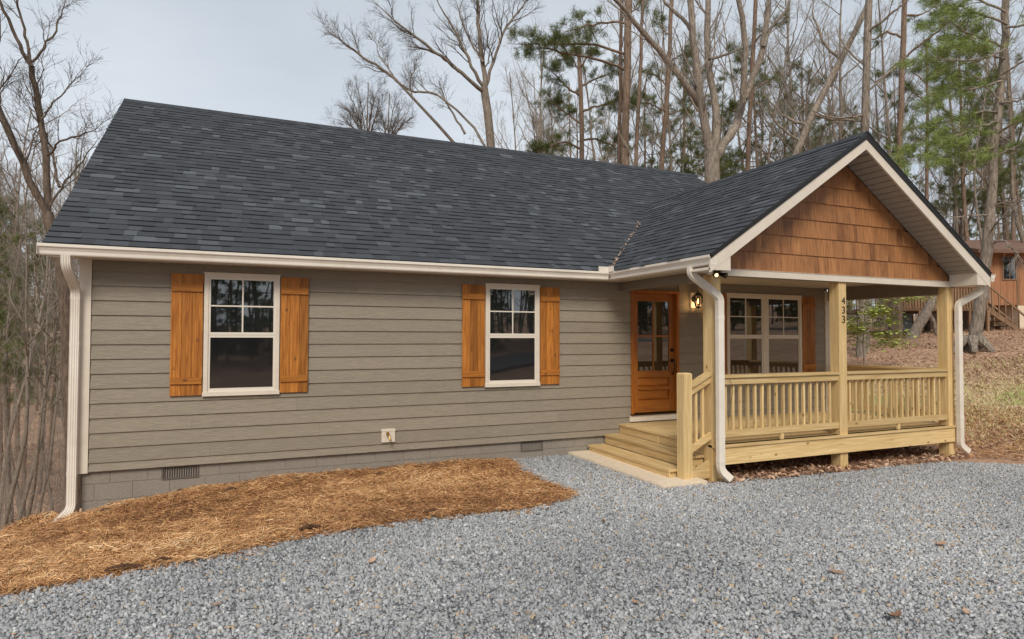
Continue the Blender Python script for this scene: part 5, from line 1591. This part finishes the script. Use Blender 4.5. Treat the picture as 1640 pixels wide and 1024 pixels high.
def build_tree(name, label, limbs, kind, trunk_mat, twig_mat, loc, group=None, dens=1.0, nlen=1.0, cat='tree'):
    """limbs: list of (r0, r1, points); the first is the trunk"""
    root = thing(name, label, cat, loc, group)
    o = np.array(loc)
    big, sml = [], []
    LP, LR = [], []
    for n_, (r0, r1, pts) in enumerate(limbs):
        K = 14
        p = resample(pts, K, 0.012 if n_ == 0 else 0.018) - o
        r = np.linspace(r0, r1, K)
        if n_ > 0 and r1 < 0.04:
            r[-5:] *= np.array([0.9, 0.75, 0.6, 0.45, 0.3])
        if n_ == 0:
            r[0] *= 1.25; r[1] *= 1.06
        r *= rng.uniform(0.94, 1.06, K)
        big.append(tube_np(p[None], r[None], 10 if r0 > 0.1 else 6))
        LP.append(p); LR.append(r)
    LP, LR = np.array(LP), np.array(LR)
    V, F = join(big)
    tm = mesh_np('trunk', V, F, trunk_mat, smooth=True)
    link('trunk', tm, root)
    lens = np.linalg.norm(np.diff(LP, axis=1), axis=2).sum(1)
    if kind == 'bare':
        use = np.arange(1, len(LP)) if len(LP) > 1 else np.arange(1)
        P0, R0, L0 = LP[use], LR[use], lens[use]
        nb_ = np.maximum(3, (L0 * 1.9 * dens)).astype(int)
        P1, R1 = grow(P0, R0, nb_, np.clip(L0 * 0.36, 0.6, 2.6) * nlen, 6, (0.35, 0.85), 0.12, 0.25, 0.5, 0.022)
        P2, R2 = grow(P1, R1, max(3, int(7 * dens)), 0.75 * nlen, 5, (0.4, 0.9), 0.12, 0.18, 0.55, 0.03, 0.0042)
        P3, R3 = grow(P2, R2, 4, 0.36 * nlen, 3, (0.4, 0.9), 0.15, 0.1, 0.7, 0.03, 0.0036)
        V, F = join([tube_np(P1, R1, 5), tube_np(P2, R2, 3), tube_np(P3, R3, 3)])
        link('crown', mesh_np('crown', V, F, twig_mat, smooth=True), root)
    elif kind in ('pine', 'white_pine'):
        use = np.arange(1, len(LP))
        P0, R0, L0 = LP[use], LR[use], lens[use]
        if kind == 'pine':
            P1, R1 = grow(P0, R0, np.maximum(3, (L0 * 4.6 * dens)).astype(int), np.clip(L0 * 0.3, 0.4, 0.95), 5, (0.5, 1.1), 0.2, 0.15, 0.5, 0.06, 0.006)
            P2, R2 = grow(P1, R1, 4, 0.4, 4, (0.4, 1.0), 0.3, 0.15, 0.6, 0.06, 0.005)
            pts, dr = along(P2, np.array([0.55, 0.8, 1.0]))
            p1, d1 = along(P1, np.array([0.7, 0.85, 1.0]))
            pts, dr = np.concatenate([pts, p1]), np.concatenate([dr, d1])
            NV, NF, tn = tuft(pts, dr, 13, 0.19, 0.0065, 0.75)
            nm = MT['needles']
        else:
            hi = P0[:, 0, 2] > 5.4
            Pb, Rb = grow(P0[~hi], R0[~hi], 9, 1.1, 5, (0.4, 0.9), 0.1, -0.05, 0.5, 0.04, 0.006)
            Pc, Rc = grow(Pb, Rb, 6, 0.5, 4, (0.4, 0.9), 0.1, -0.1, 0.6, 0.04, 0.004)
            sml += [tube_np(Pb, Rb, 4), tube_np(Pc, Rc, 3)]
            P0, R0, L0 = P0[hi], R0[hi], L0[hi]
            P1, R1 = grow(P0, R0, np.maximum(4, (L0 * 4.5 * dens)).astype(int), np.clip(L0 * 0.42, 0.6, 1.6), 5, (0.5, 1.1), 0.25, 0.02, 0.5, 0.05, 0.006)
            P1[:, :, 2] = P1[:, :1, 2] + (P1[:, :, 2] - P1[:, :1, 2]) * 0.45
            P2, R2 = grow(P1, R1, 5, 0.5, 4, (0.4, 0.9), 0.25, 0.0, 0.6, 0.05, 0.005)
            P2[:, :, 2] = P2[:, :1, 2] + (P2[:, :, 2] - P2[:, :1, 2]) * 0.5
            pts, dr = along(P2, np.array([0.35, 0.6, 0.8, 1.0]))
            NV, NF, tn = tuft(pts, dr, 12, 0.19, 0.006, 0.55, 0.15)
            nm = MT['needles_white']
        V, F = join([tube_np(P1, R1, 4), tube_np(P2, R2, 3)] + sml)
        link('branches', mesh_np('branches', V, F, twig_mat, smooth=True), root)
        link('foliage', mesh_np('foliage', NV, NF, nm, np.clip(tn, 0, 1)), root)
    return root

HERO_INFO = {
 'left_oak': ('oak_tree', 'forked bare oak standing just left of the house corner', 'bare', 'bark_dark', 'twig_dark', 1.25),
 'spreading_tree': ('bare_tree', 'bare tree fanning many limbs above the middle of the roof ridge', 'bare', 'bark_oak', 'twig_dark', 1.35),
 'round_tree': ('bare_tree', 'small rounded leafless tree topping the roof ridge left of the leaning tree', 'bare', 'bark_oak', 'twig_dark', 1.5),
 'low_tree': ('bare_tree', 'small low leafless tree touching the rounded one on its right', 'bare', 'bark_oak', 'twig_dark', 1.5),
 'leaning_tree': ('bare_tree', 'thin bare tree leaning far to the left over the roof ridge', 'bare', 'bark_oak', 'twig_dark', 1.7),
 'bowed_tree': ('bare_tree', 'small bowed bare tree just below the fanning tree', 'bare', 'bark_oak', 'twig_dark', 1.4),
 'tall_pine': ('pine_tree', 'tall straight pine whose two long boughs reach left', 'pine', 'bark_pine', 'twig_dark', 1.0),
 'clumped_pine': ('pine_tree', 'shorter pine with clumped olive foliage behind the ridge', 'pine', 'bark_pine', 'twig_dark', 1.7),
 'forked_oak': ('oak_tree', 'thick oak with five great limbs forking behind the roof valley', 'bare', 'bark_pale', 'twig', 0.9),
 'pale_trunk_tree': ('bare_tree', 'straight pale trunk rising behind the porch gable peak', 'bare', 'bark_pale', 'twig', 0.8),
 'slim_pine': ('pine_tree', 'slim tall pine right of the gable peak with thin foliage', 'pine', 'bark_pine', 'twig', 0.8),
 'slanting_tree': ('bare_tree', 'bare tree slanting to the right above the porch roof', 'bare', 'bark_pale', 'twig', 1.1),
 'big_pine': ('pine_tree', 'large grey trunked pine with soft bright green boughs right of the porch', 'white_pine', 'bark_pale', 'twig', 0.95),
 'young_pine': ('pine_tree', 'young pine with rounded green top between gable and big pine', 'pine', 'bark_pine', 'twig', 1.0),
 'bent_tree': ('bare_tree', 'bent grey trunk leaning right, seen under the porch roof', 'bare', 'bark_pale', 'twig', 0.7),
 'grey_trunk_tree': ('bare_tree', 'stout grey trunk seen beside the numbered porch post', 'bare', 'bark_pale', 'twig', 0.4),
 'brown_trunk_tree': ('bare_tree', 'brown trunk beside the blue barrel under the neighbour deck', 'bare', 'bark_dark', 'twig', 0.4),
 'thin_pine': ('bare_tree', 'thin straight trunk close left of the tall pine', 'bare', 'bark_pine', 'twig', 0.5),
 'side_pine': ('bare_tree', 'thin straight trunk close right of the tall pine', 'bare', 'bark_pine', 'twig', 0.6),
 'red_trunk_pine': ('pine_tree', 'reddish pine between the tall pine and the forked oak', 'pine', 'bark_pine', 'twig', 1.0),
 'ridge_pine': ('pine_tree', 'reddish pine right behind the forked oak limbs', 'pine', 'bark_pine', 'twig', 0.8),
}
for key, limbs in HERO.items():
    nm, label, kind, tb, tw, dens = HERO_INFO[key]
    x, y, z = limbs[0][2][0]
    gz = float(zfun(x, y))
    pts = list(limbs[0][2])
    if z > gz + 0.05:
        d = np.array(pts[0]) - np.array(pts[1])
        k_ = min(1.0, abs((z - gz) / max(0.3, abs(d[2])))) * 0.3
        pts = [(x + d[0] * k_, y + d[1] * k_, gz - 0.15)] + pts
    else:
        pts[0] = (x, y, min(z, gz) - 0.1)
    limbs = [(limbs[0][0], limbs[0][1], pts)] + list(limbs[1:])
    tr = build_tree(nm, label, limbs, kind, MT[tb], MT[tw], (pts[0][0], pts[0][1], gz), None, dens)
    if key == 'big_pine':
        fl_ = Geo()
        for j in range(7):
            t = j * 0.9 + 0.2
            r = 0.42
            fl_.cyl((0.2 * math.cos(t), 0.2 * math.sin(t), 0.38), ((r + rnd.uniform(0.1, .35)) * math.cos(t), (r + 0.2) * math.sin(t), -0.05), 0.16, 0.06, 8)
        part('root_flare', fl_, MT[tb], tr)

# small oak leaves still hanging in the left oak
def generic_bare(h, seed_r, name, mats, label, group, spread=1.0, tlow=0.3):
    tp = [(0, 0, -0.4)]
    x = y = 0
    for i in range(1, 7):
        x += rng.normal(0, 0.018 * h); y += rng.normal(0, 0.018 * h)
        tp.append((x, y, h * i / 6))
    limbs = [(seed_r, 0.02, tp)]
    n = int(rng.integers(9, 13))
    for i in range(n):
        t = tlow + (0.95 - tlow) * (i + rng.random()) / n
        zz = h * t
        bx = np.interp(zz, [p[2] for p in tp], [p[0] for p in tp]); by = np.interp(zz, [p[2] for p in tp], [p[1] for p in tp])
        a = rng.uniform(0, 6.28)
        L = h * (0.34 * (1.05 - t) + 0.10) * rng.uniform(0.7, 1.2) * spread
        e = rng.uniform(0.5, 1.0)
        p1 = (bx + math.cos(a) * L * 0.5 * e, by + math.sin(a) * L * 0.5 * e, zz + L * 0.4)
        p2 = (bx + math.cos(a + rng.normal(0, .25)) * L * 0.85 * e, by + math.sin(a + rng.normal(0, .25)) * L * 0.85 * e, zz + L * 1.0)
        limbs.append((max(0.025, seed_r * (1 - t) * 0.75), 0.010, [(bx, by, zz), p1, p2]))
    return build_tree(name, label, limbs, 'bare', mats[0], mats[1], (0, 0, 0), group, 0.85, 1.15)
def generic_pine(h, r, label, group, tl=0.42):
    tp = [(0, 0, -0.4)] + [(rng.normal(0, 0.1), rng.normal(0, 0.1), h * i / 5) for i in range(1, 6)]
    limbs = [(r, 0.03, tp)]
    n = 26
    for i in range(n):
        t = tl + (0.98 - tl) * (i + rng.random() * 0.7) / n
        a = rng.uniform(0, 6.28)
        L = h * (0.17 * (1.08 - t) / 0.6 + 0.03) * rng.uniform(0.6, 1.2)
        zz = h * t
        limbs.append((0.035 * (1.2 - t) + 0.008, 0.006, [(0, 0, zz), (math.cos(a) * L * .6, math.sin(a) * L * .6, zz + L * 0.05), (math.cos(a) * L, math.sin(a) * L, zz + L * 0.22)]))
    return build_tree('pine_tree', label, limbs, 'pine', MT['bark_pine'], MT['twig'], (0, 0, 0), group, 0.8)

GB = 'bare trees in the wood behind the house'
LB = 'slender leafless tree among the many in the wood behind the house'
GP = 'pines in the wood behind the house'
LPN = 'green pine among the bare trees in the wood behind the house'
GL_ = 'bare trees on the slope left of the house'
LL = 'slender leafless tree in the wood on the slope left of the house'
bare = [generic_bare(h, r, 'bare_tree', (MT[m], MT[t]), LB, GB, s) for h, r, m, t, s in ((18, .15, 'bark_pale', 'twig', 1.0), (20, .19, 'bark_dark', 'twig', 1.1), (16, .12, 'bark_pale', 'twig', 0.9), (14, .10, 'bark_dark', 'twig', 1.2))]
slim = [generic_bare(h, r, 'bare_tree', (MT[m], MT[t]), LB, GB, s, 0.48) for h, r, m, t, s in ((17, .10, 'bark_pale', 'twig', 0.85), (19, .13, 'bark_oak', 'twig', 0.8), (15, .08, 'bark_pale', 'twig', 0.9))]
pine = [generic_pine(h, r, LPN, GP) for h, r in ((19, .16), (16, .13))]
bushy = generic_pine(8, .09, 'bushy young pine across the road facing the house', 'young pines across the road', 0.06)
def on_ray(px, D):
    a = math.atan((px - 820) / 992.1)
    s = D / math.cos(a) if False else D
    v = Vector((math.sin(_yaw), math.cos(_yaw), 0)) * D + Vector((math.cos(_yaw), -math.sin(_yaw), 0)) * (D * math.tan(a))
    return 1.798 + v.x, -8.849 + v.y
used = set()
def put(src, x, y, sc, rz, label=None, group=None):
    if src.name not in used:
        o = src
        used.add(src.name)
    else:
        o = copy_tree(src)
    o.location = (x, y, float(zfun(x, y)))
    o.rotation_euler = (rnd.uniform(-.03, .03), rnd.uniform(-.03, .03), rz)
    o.scale = (sc * rnd.uniform(.92, 1.08), sc * rnd.uniform(.92, 1.08), sc)
    if label: o['label'] = label
    if group: o['group'] = group
    return o
# wood behind the house, to the right of the open sky
ZONES = ((835, 1010, 'behind the right end of the main roof ridge'), (1010, 1230, 'behind the roof valley and forked oak'), (1230, 1420, 'behind the porch gable peak'), (1420, 1700, 'right of the porch gable'))
def zone(px):
    for a, b, w in ZONES:
        if px < b: return w
    return ZONES[-1][2]
for i in range(64):
    px = 835 + 830 * ((i * 0.618034) % 1.0)
    D = 28 + 34 * ((i * 0.414214 + 0.3) % 1.0)
    x, y = on_ray(px, D)
    w = zone(px)
    if i % 3 == 0:
        put(bare[(i // 3) % 4], x, y, rnd.uniform(0.85, 1.15), rnd.uniform(0, 6.28), 'spreading leafless tree in the wood ' + w, 'spreading bare trees ' + w)
    else:
        put(slim[i % 3], x, y, rnd.uniform(0.85, 1.2), rnd.uniform(0, 6.28), 'slender leafless trunk in the wood ' + w, 'slender bare trees ' + w)
for i in range(24):
    px = 850 + 800 * ((i * 0.618034 + 0.37) % 1.0)
    D = 31 + 26 * ((i * 0.414214) % 1.0)
    x, y = on_ray(px, D)
    w = zone(px)
    put(pine[i % 2], x, y, rnd.uniform(0.7, 1.05), rnd.uniform(0, 6.28), 'green pine among the bare trees ' + w, 'pines ' + w)
# low trees whose tops show over the roof ridge
for k, (px, D, ztop) in enumerate(((490, 50, 16.4), (860, 34, 11.8), (890, 33, 11.2), (735, 44, 13.2), (835, 36, 12), (775, 40, 12.6), (700, 46, 13.4))):
    x, y = on_ray(px, D)
    gz = float(zfun(x, y))
    put(bare[3], x, y, (ztop - gz) / 14.6, rnd.uniform(0, 6.28), 'low leafless tree whose top just clears the main roof ridge', 'low bare trees beyond the roof ridge')
# slope left of the house
for i in range(20):
    px = -80 + 245 * ((i * 0.618034 + 0.1) % 1.0)
    D = 25 + 42 * ((i * 0.414214 + 0.2) % 1.0)
    x, y = on_ray(px, D)
    ztop = 1.6 + D * rnd.uniform(0.24, 0.42)
    if px > 120: ztop = 1.6 + D * rnd.uniform(0.24, 0.36)
    k = i % 3
    hh = (17, 19, 15)[k]
    far = 'farther down' if D > 40 else 'near the top of'
    put(slim[k], x, y, min(1.25, (ztop - float(zfun(x, y))) / hh), rnd.uniform(0, 6.28), 'slender leafless tree %s the slope left of the house' % far, 'bare trees %s the left slope' % far)
for px, D, sc in ((3, 17, 0.8), (24, 21, 0.9), (47, 19, 0.7), (68, 25, 0.8), (90, 28, 0.75), (-20, 20, 0.8)):
    x, y = on_ray(px, D)
    o = put(slim[1], x, y, sc * 0.75, rnd.uniform(0, 6.28), 'dark slim trunk standing close on the slope left of the house corner', 'nearer trunks left of the house')
    o.rotation_euler = (rnd.uniform(-.07, .07), rnd.uniform(-.07, .07), rnd.uniform(0, 6.28))
for px, D, ztop in ((8, 36, 11.5), (32, 40, 11.5), (-25, 33, 12.0), (62, 52, 9), (18, 46, 12.5), (-5, 50, 13), (45, 30, 6.5), (85, 38, 7.5), (-12, 27, 7)):
    x, y = on_ray(px, D)
    put(pine[1], x, y, (ztop - float(zfun(x, y))) / 16.5, rnd.uniform(0, 6.28), 'green pine standing among bare trees at the far left edge', 'pines at the far left')
# trees across the road, behind the photographer (they show in the window panes)
for i in range(46):
    x = -14 + 70 * ((i * 0.618034 + 0.2) % 1.0)
    y = -28 - 20 * ((i * 0.414214 + 0.5) % 1.0)
    if i % 5 == 4:
        put(pine[i % 2], x, y - 4, rnd.uniform(0.7, 1.0), rnd.uniform(0, 6.28), 'green pine across the road facing the house', 'pines across the road')
        continue
    put(bare[i % 4], x, y, rnd.uniform(0.8, 1.1), rnd.uniform(0, 6.28), 'leafless tree across the road facing the house', 'trees across the road')

# sapling with fresh leaves behind the porch
sx, sy = on_ray(1385, 17.5)
sz = float(zfun(sx, sy))
lim = [(0.028, 0.008, [(sx, sy, sz - 0.1), (sx - 0.1, sy, sz + 1.0), (sx + 0.1, sy, sz + 2.6)])]
for i in range(14):
    t = 0.35 + 0.62 * i / 13
    a = i * 2.4
    L = rng.uniform(0.9, 1.7)
    b = np.array([sx, sy, sz + 2.6 * t])
    lim.append((0.008, 0.003, [tuple(b), tuple(b + np.array([math.cos(a) * L * .5, math.sin(a) * L * .5, .05])), tuple(b + np.array([math.cos(a) * L, math.sin(a) * L, 0.1]))]))
sap = build_tree('sapling', 'small sapling with fresh yellow green leaves seen through the porch', lim, 'bare', MT['bark_pale'], MT['twig'], (sx, sy, sz), None, 0.8, 0.6, 'sapling')
LPp = np.array([resample(l[2], 8) for l in lim[1:]]) - np.array([sx, sy, sz])
pp, dd_ = along(LPp, np.linspace(0.25, 1, 9))
pp = np.repeat(pp, 20, 0) + rng.normal(0, 0.17, (len(pp) * 20, 3)) * np.array([1, 1, 0.45])
m = len(pp)
a = rng.uniform(0, 6.28, m)
e1 = np.stack([np.cos(a), np.sin(a), rng.normal(0, .3, m)], 1) * 0.065
e2 = np.stack([-np.sin(a), np.cos(a), rng.normal(0, .3, m)], 1) * 0.036
V = np.stack([pp - e1, pp - e2, pp + e1, pp + e2], 1).reshape(-1, 3)
link('foliage', mesh_np('foliage', V, np.arange(4 * m).reshape(-1, 4), MT['leaf_green'], rng.random(m)), sap)

# undergrowth and the far wood: too many stems to count
def stems(name, pts, h, r, mat, label, twigs=5, kind='stuff', tl=0.28):
    n = len(pts)
    s = np.linspace(0, 1, 6)
    lean = rng.normal(0, 0.08, (n, 2))
    P = np.zeros((n, 6, 3))
    P[:, :, 0] = pts[:, 0:1] + lean[:, 0:1] * h[:, None] * s + rng.normal(0, 0.03, (n, 6)) * h[:, None] * 0.3
    P[:, :, 1] = pts[:, 1:2] + lean[:, 1:2] * h[:, None] * s + rng.normal(0, 0.03, (n, 6)) * h[:, None] * 0.3
    P[:, :, 2] = zfun(pts[:, 0], pts[:, 1])[:, None] - 0.1 + h[:, None] * s
    R = r[:, None] * (1 - 0.8 * s)
    P1, R1 = grow(P, R, twigs, h * tl, 4, (0.5, 1.25), 0.1, 0.2, 0.5, 0.05, 0.005)
    P2, R2 = grow(P1, R1, 4, h[np.repeat(np.arange(n), twigs)] * 0.11, 3, (0.4, 0.9), 0.2, 0.1, 0.7, 0.04, 0.005)
    V, F = join([tube_np(P, R, 5), tube_np(P1, R1, 3), tube_np(P2, R2, 3)])
    return link(name, mesh_np(name, V, F, mat, smooth=True), None, None, kind=kind, label=label, category='undergrowth')
pts = []
for i in range(230):
    px = -90 + 250 * rnd.random()
    D = 16 + 50 * rnd.random() ** 1.2
    pts.append(on_ray(px, D))
pts = np.array(pts)
stems('undergrowth', pts, rng.uniform(2.0, 8.5, len(pts)), rng.uniform(0.006, 0.018, len(pts)), MT['twig'], 'tangle of thin bare stems on the slope left of the house', 9, 'stuff', 0.34)
pts = []
for i in range(170):
    px = 1300 + 420 * rnd.random()
    D = 34 + 22 * rnd.random()
    pts.append(on_ray(px, D))
pts = np.array(pts)
stems('undergrowth', pts, rng.uniform(1.5, 6.0, len(pts)), rng.uniform(0.015, 0.04, len(pts)), MT['twig'], 'thin bare saplings beyond the neighbouring house')
pts, hh = [], []
for i in range(400):
    if i < 80: px, D = -160 + 340 * rnd.random(), 48 + 60 * rnd.random()
    else: px, D = 790 + 980 * rnd.random(), 62 + 50 * rnd.random()
    x, y = on_ray(px, D)
    pts.append((x, y))
    zt = 1.6 + D * (rnd.uniform(0.10, 0.26) if i < 80 else rnd.uniform(0.14, 0.38))
    hh.append(max(5.0, zt - float(zfun(x, y))))
for i in range(58):
    x = -8 + 72 * ((i * 0.618034 + 0.4) % 1.0)
    y = -29 - 10 * ((i * 0.414214 + 0.1) % 1.0) + max(0, x - 22) * 0.45
    put(bushy, x, y, rnd.uniform(0.6, 1.15), rnd.uniform(0, 6.28), 'bushy young pine across the road facing the house', 'young pines across the road')
hh2 = rng.uniform(7, 15, 150)
stems('far_wood', np.stack([rng.uniform(-25, 80, 150), rng.uniform(-75, -44, 150)], 1), hh2, rng.uniform(0.06, 0.16, 150), MT['twig_dark'], 'leafless wood across the road facing the house', 9)
stems('far_wood', np.array(pts), np.array(hh), rng.uniform(0.04, 0.10, len(pts)), MT['twig'], 'distant leafless wood filling the horizon', 9)
